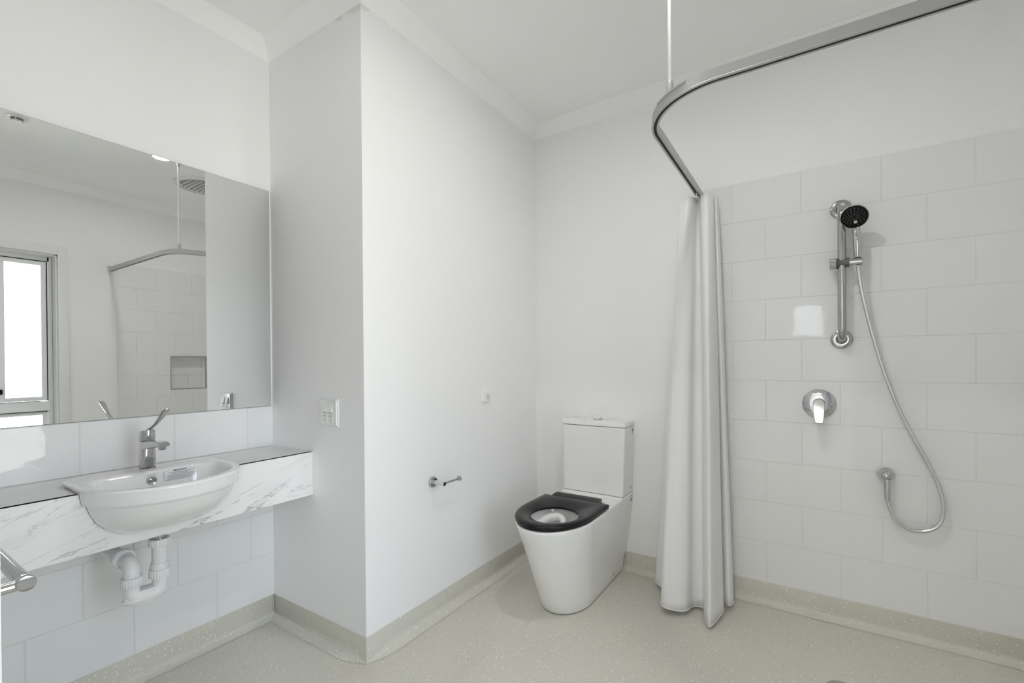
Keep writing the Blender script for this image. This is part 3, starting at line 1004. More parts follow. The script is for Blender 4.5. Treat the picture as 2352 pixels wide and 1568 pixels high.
t.add(loft('tap_body', [rrect(TX, TY, .0225, .0225, .014, TZ + .006), rrect(TX, TY, .0225, .0222, .014, TZ + .05), rrect(TX, TY, .0225, .0215, .016, TZ + .100)], 'chrome'))
# spout: a flat block reaching out over the bowl
sp_rings = []
for x, z0, z1, hw in ((TX - .004, TZ + .070, TZ + .1005, .0215), (TX + .025, TZ + .072, TZ + .1010, .0212), (TX + .05, TZ + .0755, TZ + .1035, .0205), (TX + .085, TZ + .0835, TZ + .1055, .0195), (TX + .125, TZ + .089, TZ + .1065, .0185), (TX + .145, TZ + .090, TZ + .1060, .016), (TX + .150, TZ + .092, TZ + .1040, .0145)):
    r = 0.005
    ring = []
    for (sy2, sz2, a0) in ((1, 1, 0), (-1, 1, PI / 2), (-1, -1, PI), (1, -1, 3 * PI / 2)):
        zc2, hz = (z0 + z1) / 2, (z1 - z0) / 2
        for k in range(5):
            a = a0 + k / 4 * PI / 2
            ring.append(Vector((x, TY + sy2 * (hw - r) + r * math.cos(a), zc2 + sz2 * (hz - r) + r * math.sin(a))))
    sp_rings.append(ring)
spout = t.add(loft('spout', sp_rings, 'chrome', None, True, True, 40))
noz = lathe('aerator', [(0.0, 0.0), (0.0105, 0.0), (0.0115, 0.002), (0.0115, 0.016), (0.0, 0.016)], (TX + .128, TY, TZ + .079), (0, 0, 1), 'chrome', None, 28)
sub(spout, noz)
# cap with sloping top
cap_r = []
for r, h in ((.0235, .1015), (.0245, .1035), (.0245, .130), (.0240, .1345), (.021, .1365)):
    ring = []
    for k in range(32):
        a = 2 * PI * k / 32
        x, y = r * math.cos(a), r * math.sin(a)
        ring.append(Vector((TX + x, TY + y, TZ + h + (0.18 * x if h > .12 else 0))))
    cap_r.append(ring)
t.add(loft('handle_cap', cap_r, 'chrome', None, True, True, 30))
t.add(lathe('cap_joint', [(0.0, 0), (.0215, 0), (.0215, .002), (0, .002)], (TX, TY, TZ + .100), (0, 0, 1), 'dark_gap'))
lev = []
for s, zz, hw, th in ((-.004, .134, .0065, .0050), (.012, .140, .0070, .0050), (.04, .1495, .0068, .0042), (.08, .1660, .0075, .0036), (.115, .1860, .0095, .0030), (.145, .2050, .0120, .0026), (.160, .2150, .0125, .0024), (.168, .2200, .0095, .0022), (.171, .2220, .005, .0018)):
    ring = []
    d = Vector((1, 0, 0.45)).normalized(); nrm = Vector((-d.z, 0, d.x))
    for k in range(16):
        a = 2 * PI * k / 16
        ring.append(Vector((TX + s, TY + hw * math.cos(a), TZ + zz)) + nrm * (th * math.sin(a)))
    lev.append(ring)
t.add(loft('lever', lev, 'chrome', None, True, True, 50))

# ------------------------------------------------------------------ waste trap under the bench
LX, LY = -1.893, 0.664      # tailpiece
L2Y = 0.586
t = Thing('waste_trap', 'white plastic P-trap waste pipe hanging under the marble bench', 'pipe', (X1, L2Y, 0.545))
def nut(name, c, axis, r, h, teeth=22):
    """ribbed collar"""
    ax = Vector(axis).normalized()
    ref = Vector((0, 0, 1)) if abs(ax.z) < 0.9 else Vector((1, 0, 0))
    u = (ref - ax * ref.dot(ax)).normalized(); w = ax.cross(u)
    rings = []
    n = teeth * 4
    for hh, sc2 in ((-h / 2, .90), (-h / 2 + .001, .97), (-h / 2 + .003, 1), (h / 2 - .003, 1), (h / 2 - .001, .97), (h / 2, .90)):
        ring = []
        for k in range(n):
            a = 2 * PI * k / n
            rr = r * sc2 * (1.0 if k % 4 in (0, 1) else 0.965)
            ring.append(Vector(c) + ax * hh + u * (rr * math.cos(a)) + w * (rr * math.sin(a)))
        rings.append(ring)
    return loft(name, rings, 'pvc', None, True, True, 25)
t.add(tube('basin_outlet', [(LX, LY, 0.6585), (LX, LY, 0.60)], 0.0195, 'steel'))
t.add(nut('lock_nut', (LX, LY, 0.594), (0, 0, 1), 0.0310, 0.026))
t.add(tube('tail_pipe', [(LX, LY, 0.590), (LX, LY, 0.505)], 0.0222, 'pvc'))
t.add(lathe('socket', [(0.0, -.012), (.0265, -.012), (.0265, .006), (.0245, .012), (0, .012)], (LX, LY, 0.512), (0, 0, 1), 'pvc'))
t.add(nut('lock_nut', (LX, LY, 0.489), (0, 0, 1), 0.0310, 0.030))
# U bend
U = [(LX, LY, 0.476), (LX, LY, 0.458)]
r = (LY - L2Y) / 2
for k in range(1, 12):
    a = k / 12 * PI
    U.append((LX, LY - r + r * math.cos(a), 0.452 - 0.030 * math.sin(a)))
U += [(LX, L2Y, 0.455), (LX, L2Y, 0.476)]
t.add(tube('u_bend', U, 0.0222, 'pvc', None, 24))
# clean-out cup below with a lip
cyc = (LY + L2Y) / 2
def oval(z, hx, hy):
    return [Vector((LX + hx * math.cos(2 * PI * k / 40), cyc + hy * math.sin(2 * PI * k / 40), z)) for k in range(40)]
t.add(loft('trap_body', [oval(0.470, .0215, .0600), oval(0.452, .0218, .0615), oval(0.428, .0220, .0620), oval(0.4265, .022, .062)][1:], 'pvc', None, True, True, 40))
t.add(loft('cleanout_cup', [oval(0.4275, .0255, .0680), oval(0.4235, .0258, .0685), oval(0.4225, .0235, .0640), oval(0.410, .0205, .0540), oval(0.402, .0155, .0400), oval(0.3985, .007, .0200)], 'pvc', None, True, True, 30))
t.add(nut('lock_nut', (LX, L2Y, 0.488), (0, 0, 1), 0.0305, 0.028))
E1 = [(LX, L2Y, 0.498), (LX, L2Y, 0.512)]
for k in range(1, 9):
    a = k / 8 * PI / 2
    E1.append((LX - 0.034 * (1 - math.cos(a)), L2Y, 0.512 + 0.034 * math.sin(a)))
E1.append((LX - 0.055, L2Y, 0.546))
t.add(tube('elbow', E1, 0.0222, 'pvc', None, 24))
t.add(lathe('elbow_flange', [(0.0, 0), (.030, 0), (.030, .004), (.026, .006), (.0235, .012), (0, .012)], (LX - 0.062, L2Y, 0.546), (1, 0, 0), 'pvc'))
t.add(nut('lock_nut', (LX - 0.077, L2Y, 0.546), (1, 0, 0), 0.0330, 0.028))
t.add(tube('wall_pipe', [(LX - 0.085, L2Y, 0.546), (X1 + 0.004, L2Y, 0.546)], 0.0225, 'pvc'))
t.add(lathe('cover_flange', [(0.0, 0), (.045, 0), (.045, .002), (.038, .006), (.024, .008), (0, .008)], (X1 + 0.0042, L2Y, 0.546), (1, 0, 0), 'pvc'))

# ------------------------------------------------------------------ towel rail near the door
t = Thing('towel_rail', 'chrome double towel rail with round end caps beside the marble bench', 'towel rail', (-1.35, Y6, 0.86))
RX0, RX1, RZ = -1.68, -1.052, 0.859
RYF, RYB = 0.189, 0.128
t.add(tube('front_bar', [(RX0, RYF, RZ), (RX1, RYF, RZ)], 0.0105, 'chrome', None, 28))
t.add(tube('rear_bar', [(RX0, RYB, RZ - 0.004), (RX1, RYB, RZ - 0.004)], 0.0105, 'chrome', None, 28))
for x in (RX0, RX1):
    sgn = 1 if x > -1.3 else -1
    t.add(tube('post', [(x - sgn * 0.003, Y6 + 0.004, RZ - 0.002), (x - sgn * 0.003, RYF, RZ - 0.002)], 0.0085, 'chrome', None, 24))
    t.add(lathe('end_cap', [(0.0, -.008), (.0115, -.008), (.0125, -.004), (.0125, .006), (.0118, .008), (.0, .0085)], (x, RYF, RZ), (sgn, 0, 0), 'chrome', None, 32))
    t.add(lathe('wall_flange', [(0.0, 0), (.025, 0), (.025, .006), (.021, .009), (0, .009)], (x - sgn * 0.003, Y6 + 0.0002, RZ - 0.002), (0, 1, 0), 'chrome', None, 32))

# ------------------------------------------------------------------ power outlet on the pier
OX, OZ, OY = -1.722, 0.9965, Y2
t = Thing('power_outlet', 'white double power outlet with two rocker switches on the pier end', 'power outlet', (OX, OY, OZ))
bm = bmesh.new()
vs = bm_box(bm, (OX - .058, OY - .011, OZ - .0585), (OX + .058, OY - .0003, OZ + .0585))
front = [f for f in bm.faces if f.normal.y < -0.9 or all(abs(v.co.y - (OY - .011)) < 1e-6 for v in f.verts)][0]
bmesh.ops.bevel(bm, geom=[e for e in front.edges], offset=0.006, segments=2, affect='EDGES')
fr_ = min([f for f in bm.faces], key=lambda f: f.calc_center_median().y)
bmesh.ops.inset_individual(bm, faces=[fr_], thickness=0.007, depth=-0.0015)
t.add(from_bm('face_plate', bm, 'white_plastic', None, 30))
for s in (-1, 1):
    rx = OX + s * 0.019 - 0.003
    bm = bmesh.new()
    y0, y1 = OY - .0100, OY - .0165
    q = [(rx - .0125, y0, OZ + .000), (rx + .0125, y0, OZ + .000), (rx + .0125, y0, OZ + .034), (rx - .0125, y0, OZ + .034),
         (rx - .0125, y1, OZ + .003), (rx + .0125, y1, OZ + .003), (rx + .0125, OY - .0115, OZ + .033), (rx - .0125, OY - .0115, OZ + .033)]
    V = [bm.verts.new(p) for p in q]
    for f in ((4, 5, 6, 7), (0, 1, 5, 4), (1, 2, 6, 5), (2, 3, 7, 6), (3, 0, 4, 7), (3, 2, 1, 0)): bm.faces.new([V[i] for i in f])
    t.add(from_bm('rocker', bm, 'white_plastic'))
    t.add(box('rocker_gap', (rx - .0125, OY - .0102, OZ - .0018), (rx + .0125, OY - .0090, OZ + .0002), 'joint_grey'))
    so = t.add(box('socket', (rx - .0165, OY - .0106, OZ - .042), (rx + .0165, OY - .009, OZ - .006), 'white_plastic', None, 0.0008, 1))
    for dx, dz, ang in ((-.0065, .008, 0.5), (.0065, .008, -0.5), (0, -.009, 0)):
        b2 = bmesh.new(); bm_box(b2, (-.0009, -.0006, -.004), (.0009, .0003, .004))
        bmesh.ops.transform(b2, matrix=Matrix.Translation((rx + dx, OY - .0107, OZ - .0225 + dz)) @ Matrix.Rotation(ang, 4, 'Y'), verts=b2.verts)
        sub(so, from_bm('pin_slot', b2, 'joint_grey'))

# ------------------------------------------------------------------ toilet roll holder on the pier side
HY, HZ = 1.612, 0.643
t = Thing('toilet_roll_holder', 'empty chrome toilet roll holder with a single bar on the pier side', 'toilet roll holder', (X3, HY, HZ))
t.add(lathe('wall_flange', [(0.0, 0), (.0255, 0), (.0255, .007), (.0225, .010), (0, .0105)], (X3 + .0003, HY, HZ), (1, 0, 0), 'chrome'))
HX = X3 + 0.066
t.add(tube('post', [(X3 + .010, HY, HZ), (HX, HY, HZ), (HX + .0105, HY, HZ), (HX + .011, HY, HZ)], [.0105, .0105, .0105, .009], 'satin_steel', None, 28))
t.add(lathe('post_cap', [(0.0, 0), (.0092, 0), (.0085, .0008), (0, .0008)], (HX + .0108, HY, HZ), (1, 0, 0), 'dark_gap'))
t.add(tube('roll_bar', [(HX, HY, HZ), (HX, HY + 0.118, HZ)], .0050, 'chrome', None, 24))
t.add(lathe('end_stop', [(0.0, 0), (.0125, 0), (.0135, .002), (.0135, .008), (.0125, .0095), (0, .010)], (HX, HY + 0.112, HZ), (0, 1, 0), 'chrome'))

# ------------------------------------------------------------------ call button on the pier side
t = Thing('call_button', 'small white rounded square call button on the pier side', 'call button', (X3, 2.036, 1.0175))
def rr_yz(x, hw, r, cy=2.036, cz=1.0175):
    P = []
    for (a_, b_, a0) in ((1, 1, 0), (-1, 1, PI / 2), (-1, -1, PI), (1, -1, 3 * PI / 2)):
        for k in range(7):
            a = a0 + k / 6 * PI / 2
            P.append(Vector((x, cy + a_ * (hw - r) + r * math.cos(a), cz + b_ * (hw - r) + r * math.sin(a))))
    return P
t.add(loft('button_body', [rr_yz(X3 + .0003, .0325, .011), rr_yz(X3 + .008, .0325, .011), rr_yz(X3 + .0115, .031, .011), rr_yz(X3 + .0130, .028, .010)], 'white_plastic', None, True, True, 35))
t.add(lathe('button_ring', [(.0108, .0128), (.0130, .0128), (.0130, .0138), (.0108, .0138)], (X3, 2.046, 1.0165), (1, 0, 0), 'joint_grey', None, 32))
t.add(lathe('push_pad', [(0.0, .0128), (.0108, .0128), (.0108, .0134), (0, .0138)], (X3, 2.046, 1.0165), (1, 0, 0), 'white_plastic', None, 32))

# ------------------------------------------------------------------ toilet
def catmull3(P, u):
    n = len(P) - 1
    i = min(int(u * n), n - 1); f = u * n - i
    p0, p1, p2, p3 = P[max(i - 1, 0)], P[i], P[i + 1], P[min(i + 2, n)]
    return tuple(0.5 * ((2 * b) + (-a + c) * f + (2 * a - 5 * b + 4 * c - d) * f * f + (-a + 3 * b - 3 * c + d) * f ** 3) for a, b, c, d in zip(p0, p1, p2, p3))
CX = -1.045
t = Thing('toilet', 'white close-coupled toilet suite with a black open seat ring', 'toilet', (CX, 2.25, 0))
def d_ring(z, hw, front, back, ny=10, nf=28, power=1.0, arc=None):
    """D outline: back-right -> right side -> round front -> left side -> back-left"""
    arc = arc if arc else hw * 1.42
    ys = front + arc
    P = []
    for k in range(ny):
        P.append((CX + hw, back + (ys - back) * k / ny))
    for k in range(nf + 1):
        a = k / nf * PI
        P.append((CX + hw * math.copysign(abs(math.cos(a)) ** power, math.cos(a)), ys - arc * math.sin(a) ** power))
    for k in range(ny):
        P.append((CX - hw, ys + (back - ys) * (k + 1) / ny))
    nb = 8
    for k in range(1, nb):
        P.append((CX - hw + 2 * hw * k / nb, back))
    return [Vector((x, y, z)) for x, y in P]
pan_rings = []
for z, hw, fy, by in ((0.0045, .1250, 1.944, 2.528), (0.012, .1280, 1.936, 2.528), (0.060, .1345, 1.918, 2.528), (0.100, .1395, 1.902, 2.528), (0.1045, .1400, 1.900, 2.5965), (0.18, .1500, 1.868, 2.5965), (0.26, .1605, 1.835, 2.5965), (0.34, .1705, 1.800, 2.5965), (0.40, .1780, 1.771, 2.5965), (0.435, .1825, 1.754, 2.5965), (0.4475, .1835, 1.7495, 2.5965), (0.4525, .1825, 1.751, 2.5955), (0.4550, .1795, 1.755, 2.594)):
    pan_rings.append(d_ring(z, hw, fy, by))
bc = Vector((CX + 0.004, 1.968, 0))
def bowl_from(ring, hx, hy, z):
    out = []
    for q in ring:
        a = math.atan2((q.y - bc.y) / 1.0, (q.x - bc.x))
        out.append(Vector((bc.x + hx * math.cos(a), bc.y + hy * math.sin(a), z)))
    return out
top = pan_rings[-1]
for hx, hy, z in ((.142, .172, .4550), (.136, .166, .4520), (.132, .162, .440), (.124, .152, .400), (.105, .128, .340), (.072, .085, .275), (.045, .055, .235)):
    pan_rings.append(bowl_from(top, hx, hy, z))
pan = t.add(loft('pan', pan_rings, 'ceramic', None, True, True, 40))
# raised flush lip inside the bowl
lip = [catmull3([(-1.150, 1.985, .395), (-1.128, 2.040, .412), (-1.085, 2.075, .420), (-1.045, 2.062, .416), (-1.022, 2.025, .402), (-1.000, 2.000, .390), (-.960, 1.995, .388), (-.925, 2.010, .390)], k / 28) for k in range(29)]
sub(pan, tube('flush_lip', lip, [.020 + .006 * math.sin(PI * min(k / 18, 1)) - (.010 if k > 20 else .0005 * k) for k in range(29)], 'ceramic', None, 16))
t.add(loft('floor_seal', [d_ring(0.0003, .1220, 1.948, 2.522), d_ring(0.0048, .1225, 1.9475, 2.522)], 'joint_grey', None, True, True, 40))
# filler piece between pan and coved skirting
fil = []
for y, z0, z1 in ((2.526, 0.006, .1035), (2.545, 0.012, .1035), (2.560, 0.028, .1035), (2.580, .055, .1035), (2.593, .09, .1035)):
    fil.append([Vector((CX - .128, y, z0)), Vector((CX + .128, y, z0)), Vector((CX + .131, y, z1)), Vector((CX - .131, y, z1))])
t.add(loft('skirting_filler', fil, 'ceramic', None, True, True, 30))
for s in (1, -1):
    t.add(lathe('fixing_cap', [(0.0, .006), (.0055, .0045), (.0075, .001), (.0075, -.006), (0, -.006)], (CX + s * .1325, 2.40, .046), (s, 0, -.15), 'chrome', None, 20))
# plinth under the cistern
def rr(z, hw, y0, y1, r=.012, n=5):
    P = []
    cy = (y0 + y1) / 2; hy = (y1 - y0) / 2
    for (a_, b_, a0) in ((1, 1, 0), (-1, 1, PI / 2), (-1, -1, PI), (1, -1, 3 * PI / 2)):
        for k in range(n + 1):
            a = a0 + k / n * PI / 2
            P.append(Vector((CX + a_ * (hw - r) + r * math.cos(a), cy + b_ * (hy - r) + r * math.sin(a), z)))
    return P
t.add(loft('cistern_plinth', [rr(.4545, .1815, 2.395, 2.5965), rr(.4580, .1815, 2.405, 2.5965), rr(.4605, .181, 2.417, 2.5965)], 'ceramic', None, True, True, 30))
t.add(loft('cistern_joint', [rr(.4605, .179, 2.430, 2.596), rr(.4628, .179, 2.430, 2.596)], 'joint_grey'))
cis = t.add(loft('cistern', [rr(.4628, .1800, 2.4285, 2.5965), rr(.4640, .1812, 2.4270, 2.5965), rr(.65, .1855, 2.4320, 2.5965), rr(.8375, .1905, 2.4370, 2.5965), rr(.8385, .1895, 2.438, 2.5965)], 'ceramic', None, True, True, 30))
t.add(loft('lid_joint', [rr(.8385, .1870, 2.442, 2.596), rr(.8415, .1870, 2.442, 2.596)], 'joint_grey'))
t.add(loft('cistern_lid', [rr(.8415, .1905, 2.4365, 2.5965, .014), rr(.8425, .1925, 2.4340, 2.5965, .014), rr(.8600, .1925, 2.4345, 2.5965, .014), rr(.8650, .1905, 2.437, 2.5965, .014), rr(.8675, .1855, 2.443, 2.594, .014), rr(.8685, .170, 2.46, 2.585, .014)], 'ceramic', None, True, True, 40))
btn = t.add(lathe('flush_button', [(0.0, 0), (.027, 0), (.027, .003), (.0235, .005), (.022, .018), (.020, .0205), (.0, .021)], (CX - .0, 2.520, .8682), (0, 0, 1), 'white_plastic', None, 36))
sub(btn, lathe('button_collar', [(.0225, .0028), (.0285, .0028), (.0285, .0058), (.0225, .0058)], (CX, 2.520, .8682), (0, 0, 1), 'chrome', None, 36))
# small printed marks on the right side
mx = CX + .1905
for (y, z, sz) in ((2.567, .815, .030),):
    sub(cis, text_mesh('printed_mark', 'W', sz, (mx + .0004, y, z), (0, 1, 0), (0, 0, 1), 'ink_grey', None, 'CENTER', .0002))
sub(cis, box('printed_mark', (mx - .0005, 2.558, .795), (mx + .0004, 2.578, .7975), 'ink_grey'))
sub(cis, box('printed_mark', (CX + .1822, 2.535, .490), (CX + .1832, 2.565, .494), 'ink_grey'))
sub(pan, text_mesh('printed_mark', 'W', .026, (CX + .1820, 2.557, .418), (0, 1, 0), (0, 0, 1), 'ink_grey', None, 'CENTER', .0006))
sub(pan, box('printed_mark', (CX + .1815, 2.545, .4395), (CX + .1845, 2.572, .4420), 'ink_grey'))
# black seat ring
SEAT_B = 2.212
so_ = lambda z, hw, fy, by: d_ring(z, hw, fy, by)
sring = []
for z, hw, fy, by in ((.4570, .1780, 1.7560, SEAT_B - .004), (.4590, .1815, 1.7500, SEAT_B), (.4740, .1855, 1.7450, SEAT_B), (.4800, .1845, 1.7465, SEAT_B - .001), (.4838, .1800, 1.7520, SEAT_B - .006)):
    sring.append(d_ring(z, hw, fy, by))
base = sring[-1]
def mixr(A, B, f, z):
    return [Vector((a.x + (b.x - a.x) * f, a.y + (b.y - a.y) * f, z)) for a, b in zip(A, B)]
hole = bowl_from(base, .114, .122, 0)
for f_, z in ((.18, .4862), (.40, .4840), (.62, .4790), (.82, .4730), (.95, .4685), (1.0, .4660)):
    sring.append(mixr(base, hole, f_, z))
sring.append(bowl_from(base, .1145, .1225, .4575))
n = len(sring[0])
sring.append([v.copy() for v in sring[0]])
seat = loft('seat_ring', sring[:-1], 'black_seat', None, False, False, 45)
t.add(seat, 'glossy black plastic seat ring')
# underside closes the ring
under = loft('seat_underside', [sring[0], bowl_from(base, .1145, .1225, .4575)], 'black_seat', None, False, False)
sub(seat, under)
hb = []
for y, hw, z0, z1 in ((2.195, .135, .460, .484), (2.225, .134, .462, .490), (2.250, .130, .466, .4925), (2.262, .127, .470, .490), (2.266, .125, .474, .484)):
    hb.append([Vector((CX - hw, y, z0)), Vector((CX + hw, y, z0)), Vector((CX + hw, y, z1)), Vector((CX - hw, y, z1))])
sub(seat, loft('hinge_bar', hb, 'black_seat', None, True, True, 30))
for s in (1, -1):
    t.add(tube('hinge_pin', [(CX + s * .120, 2.238, .474), (CX + s * .150, 2.238, .474)], .0078, 'satin_steel', None, 20))
    t.add(lathe('hinge_mount', [(0.0, 0), (.011, 0), (.011, .006), (.008, .012), (.0, .0125)], (CX + s * .150, 2.238, .4552), (0, 0, 1), 'chrome', None, 24))

# ------------------------------------------------------------------ curtain rail
RLX, RLY, RLZ = -0.472, 1.472, 2.030
t = Thing('curtain_rail', 'L-shaped grey aluminium shower curtain rail hung from the ceiling on a rod', 'curtain rail', (RLX, Y4, RLZ))
RB = 0.25
path = [Vector((RLX, Y4 - 0.001, RLZ)), Vector((RLX, RLY + RB + 0.02, RLZ)), Vector((RLX, RLY + RB, RLZ))]
for k in range(1, 24):
    a = PI + k / 24 * PI / 2
    path.append(Vector((RLX + RB + RB * math.cos(a), RLY + RB + RB * math.sin(a), RLZ)))
path += [Vector((RLX + RB, RLY, RLZ)), Vector((RLX + RB + .02, RLY, RLZ)), Vector((X5 - 0.001, RLY, RLZ))]
prof = [(-.0125, 0.0), (-.0050, 0.0), (-.0050, .010), (.0050, .010), (.0050, 0.0), (.0125, 0.0), (.0125, .003), (.0105, .005), (.0105, .034), (-.0105, .034), (-.0105, .005), (-.0125, .003)]
t.add(sweep('rail_track', prof, path, 'aluminium', None, 30))
t.add(sweep('runner_slot', [(-.0049, .0016), (.0049, .0016), (.0049, .0098), (-.0049, .0098)], path[0:1] + path[1:-1] + [Vector((X5 - 0.004, RLY, RLZ))], 'dark_gap', None, 30), 'black slot under the rail')
t.add(box('wall_bracket', (X5 - 0.012, RLY - .019, RLZ - .003), (X5 - .0045, RLY + .019, RLZ + .042), 'aluminium', None, .002, 2))
t.add(box('wall_bracket', (RLX - .019, Y4 - .012, RLZ - .003), (RLX + .019, Y4 - .0005, RLZ + .042), 'aluminium', None, .002, 2))
RDX, RDY = RLX + RB + RB * math.cos(math.radians(231)), RLY + RB + RB * math.sin(math.radians(231))
rod = t.add(tube('hanging_rod', [(RDX, RDY, RLZ + .05), (RDX, RDY, CE - .001)], .0062, 'white_rod', None, 20), 'slim white ceiling rod')
sub(rod, lathe('rod_socket', [(0.0, .034), (.0112, .034), (.0112, .068), (.0095, .075), (.0065, .077), (0, .077)], (RDX, RDY, RLZ), (0, 0, 1), 'aluminium', None, 28))
sub(rod, lathe('ceiling_socket', [(0.0, -.0005), (.0115, -.0005), (.0115, -.026), (.009, -.032), (.0065, -.033), (0, -.033)], (RDX, RDY, CE), (0, 0, 1), 'aluminium', None, 28))
bpth = [path[3 + k] + Vector((0, 0, .034)) for k in range(9, 18)]
t.add(sweep('rail_clip', [(-.0125, -.004), (-.0125, .0025), (.0125, .0025), (.0125, -.004)], bpth, 'aluminium', None, 30))

# ------------------------------------------------------------------ shower curtain
CTRL = [  # bottom x,y   top x,y
    (-.640, 2.520, -.520, 2.570), (-.705, 2.470, -.550, 2.530), (-.640, 2.390, -.520, 2.490), (-.612, 2.240, -.552, 2.425), (-.560, 2.222, -.520, 2.400), (-.502, 2.255, -.492, 2.410),
    (-.482, 2.330, -.480, 2.455), (-.440, 2.345, -.462, 2.440), (-.420, 2.270, -.445, 2.410), (-.388, 2.195, -.418, 2.415), (-.366, 2.260, -.404, 2.450),
    (-.352, 2.360, -.412, 2.500), (-.372, 2.440, -.430, 2.510), (-.335, 2.400, -.402, 2.500), (-.322, 2.460, -.396, 2.535), (-.345, 2.535, -.425, 2.575)]
def catmull(P, u):
    n = len(P) - 1
    i = min(int(u * n), n - 1); f = u * n - i
    p0, p1, p2, p3 = P[max(i - 1, 0)], P[i], P[i + 1], P[min(i + 2, n)]
    return tuple(0.5 * ((2 * b) + (-a + c) * f + (2 * a - 5 * b + 4 * c - d) * f * f + (-a + 3 * b - 3 * c + d) * f ** 3) for a, b, c, d in zip(p0, p1, p2, p3))
NU, NZ = 150, 48
v, f = [], []
ZB, ZTOP = 0.022, 2.020
for j in range(NZ + 1):
    q = j / NZ
    z = ZB + (ZTOP - ZB) * q
    w = (1 - q) ** 0.85
    for i in range(NU + 1):
        u_ = i / NU
        bx, by, tx, ty = catmull(CTRL, u_)
        # extra small pleats at the heading that die out further down
        pl = 0.004 * math.sin(u_ * 62.0) * q ** 8
        wr = 0.0035 * math.sin(u_ * 23 + 5.0 * q) * math.sin(PI * q)
        dz = 0.0
        if j == 0:
            dz = 0.010 * math.sin(u_ * 9.0)
        v.append((tx + (bx - tx) * w + wr * 0.6, ty + (by - ty) * w + pl + wr, z + dz))
for j in range(NZ):
    for i in range(NU):
        a = j * (NU + 1) + i
        f.append((a, a + 1, a + NU + 2, a + NU + 1))
t = Thing('shower_curtain', 'white shower curtain gathered in folds at the end of the rail', 'curtain', (RLX, 2.4, ZTOP))
cl = t.add(from_data('curtain_cloth', v, f, 'curtain_cloth', None, 75))
so2 = cl.modifiers.new('thickness', 'SOLIDIFY'); so2.thickness = 0.0012; so2.offset = 0
# stitched hem
hv, hf = [], []
for i in range(NU + 1):
    for zz in (0, 2):
        p = v[zz * (NU + 1) + i]
        hv.append(p)
hem_pts = [Vector(v[i]) + Vector((0, 0, .003)) for i in range(NU + 1)]
t.add(tube('hem', hem_pts, .0022, 'curtain_cloth', None, 6))
for y in (2.405, 2.45, 2.49, 2.53, 2.565):
    t.add(box('glide_hook', (RLX - .0032, y - .004, ZTOP - .012), (RLX + .0032, y + .004, RLZ + .0012), 'white_plastic', None, .0006, 1))

# ------------------------------------------------------------------ shower rail, hand shower, hose, outlet elbow, mixer
TF = Y4 - THK      # face of the tiles
GX = 0.116
GY = TF - 0.062
t = Thing('shower_grab_rail', 'vertical polished steel shower rail with round wall flanges on white tiles', 'grab rail', (GX, TF, 1.296))
zt_, zb_ = 1.893, 1.298
P = [(GX, TF - .002, zt_)]
rb = .045
P.append((GX, GY + rb, zt_))
for k in range(1, 9):
    a = k / 8 * PI / 2
    P.append((GX, GY + rb - rb * math.sin(a), zt_ - rb + rb * math.cos(a)))
P.append((GX, GY, zb_ + rb))
for k in range(1, 9):
    a = k / 8 * PI / 2
    P.append((GX, GY + rb - rb * math.cos(a), zb_ + rb - rb * math.sin(a)))
P.append((GX, TF - .002, zb_))
t.add(tube('rail_tube', P, .0165, 'steel', None, 28))
for z in (zt_, zb_):
    fl = t.add(lathe('wall_flange', [(0.018, 0), (.041, 0), (.0425, .003), (.041, .008), (.036, .0105), (.0205, .0125), (.0185, .0115)], (GX, TF - .0002, z), (0, -1, 0), 'steel', None, 44))
    sub(fl, lathe('flange_gap', [(.016, .009), (.0188, .009), (.0188, .0112), (.016, .0112)], (GX, TF, z), (0, -1, 0), 'dark_gap', None, 32))
HZ2 = 1.636
t.add(loft('slider_clamp', [[Vector((GX - .019, GY + .024 * math.cos(a), HZ2 + .024 * math.sin(a))) for a in [2 * PI * k / 24 for k in range(24)]],
                            [Vector((GX - .006, GY + .019 * math.cos(a), HZ2 + .019 * math.sin(a))) for a in [2 * PI * k / 24 for k in range(24)]],
                            [Vector((GX + .008, GY + .018 * math.cos(a) - .003, HZ2 + .018 * math.sin(a))) for a in [2 * PI * k / 24 for k in range(24)]],
                            [Vector((GX + .026, GY + .0215 * math.cos(a) - .004, HZ2 + .0215 * math.sin(a))) for a in [2 * PI * k / 24 for k in range(24)]]], 'grey_plastic', None, True, True, 30), 'dark grey plastic slider clamp')
kn = []
for x, r_ in ((GX - .046, .0235), (GX - .045, .0255), (GX - .022, .0245), (GX - .019, .022)):
    kn.append([Vector((x, GY + r_ * (1.0 if k % 4 < 2 else .93) * math.cos(2 * PI * k / 72), HZ2 + r_ * (1.0 if k % 4 < 2 else .93) * math.sin(2 * PI * k / 72))) for k in range(72)])
t.add(loft('slider_knob', kn, 'chrome', None, True, True, 25))
HBX = GX + .058
t.add(loft('handset_holder', [[Vector((GX + .026, GY - .004 + .0165 * math.cos(a), HZ2 + .0165 * math.sin(a))) for a in [2 * PI * k / 24 for k in range(24)]],
                              [Vector((HBX + .012, GY - .004 + .0175 * math.cos(a), HZ2 + .0175 * math.sin(a))) for a in [2 * PI * k / 24 for k in range(24)]],
                              [Vector((HBX + .015, GY - .004 + .0155 * math.cos(a), HZ2 + .0155 * math.sin(a))) for a in [2 * PI * k / 24 for k in range(24)]]], 'chrome', None, True, True, 30))

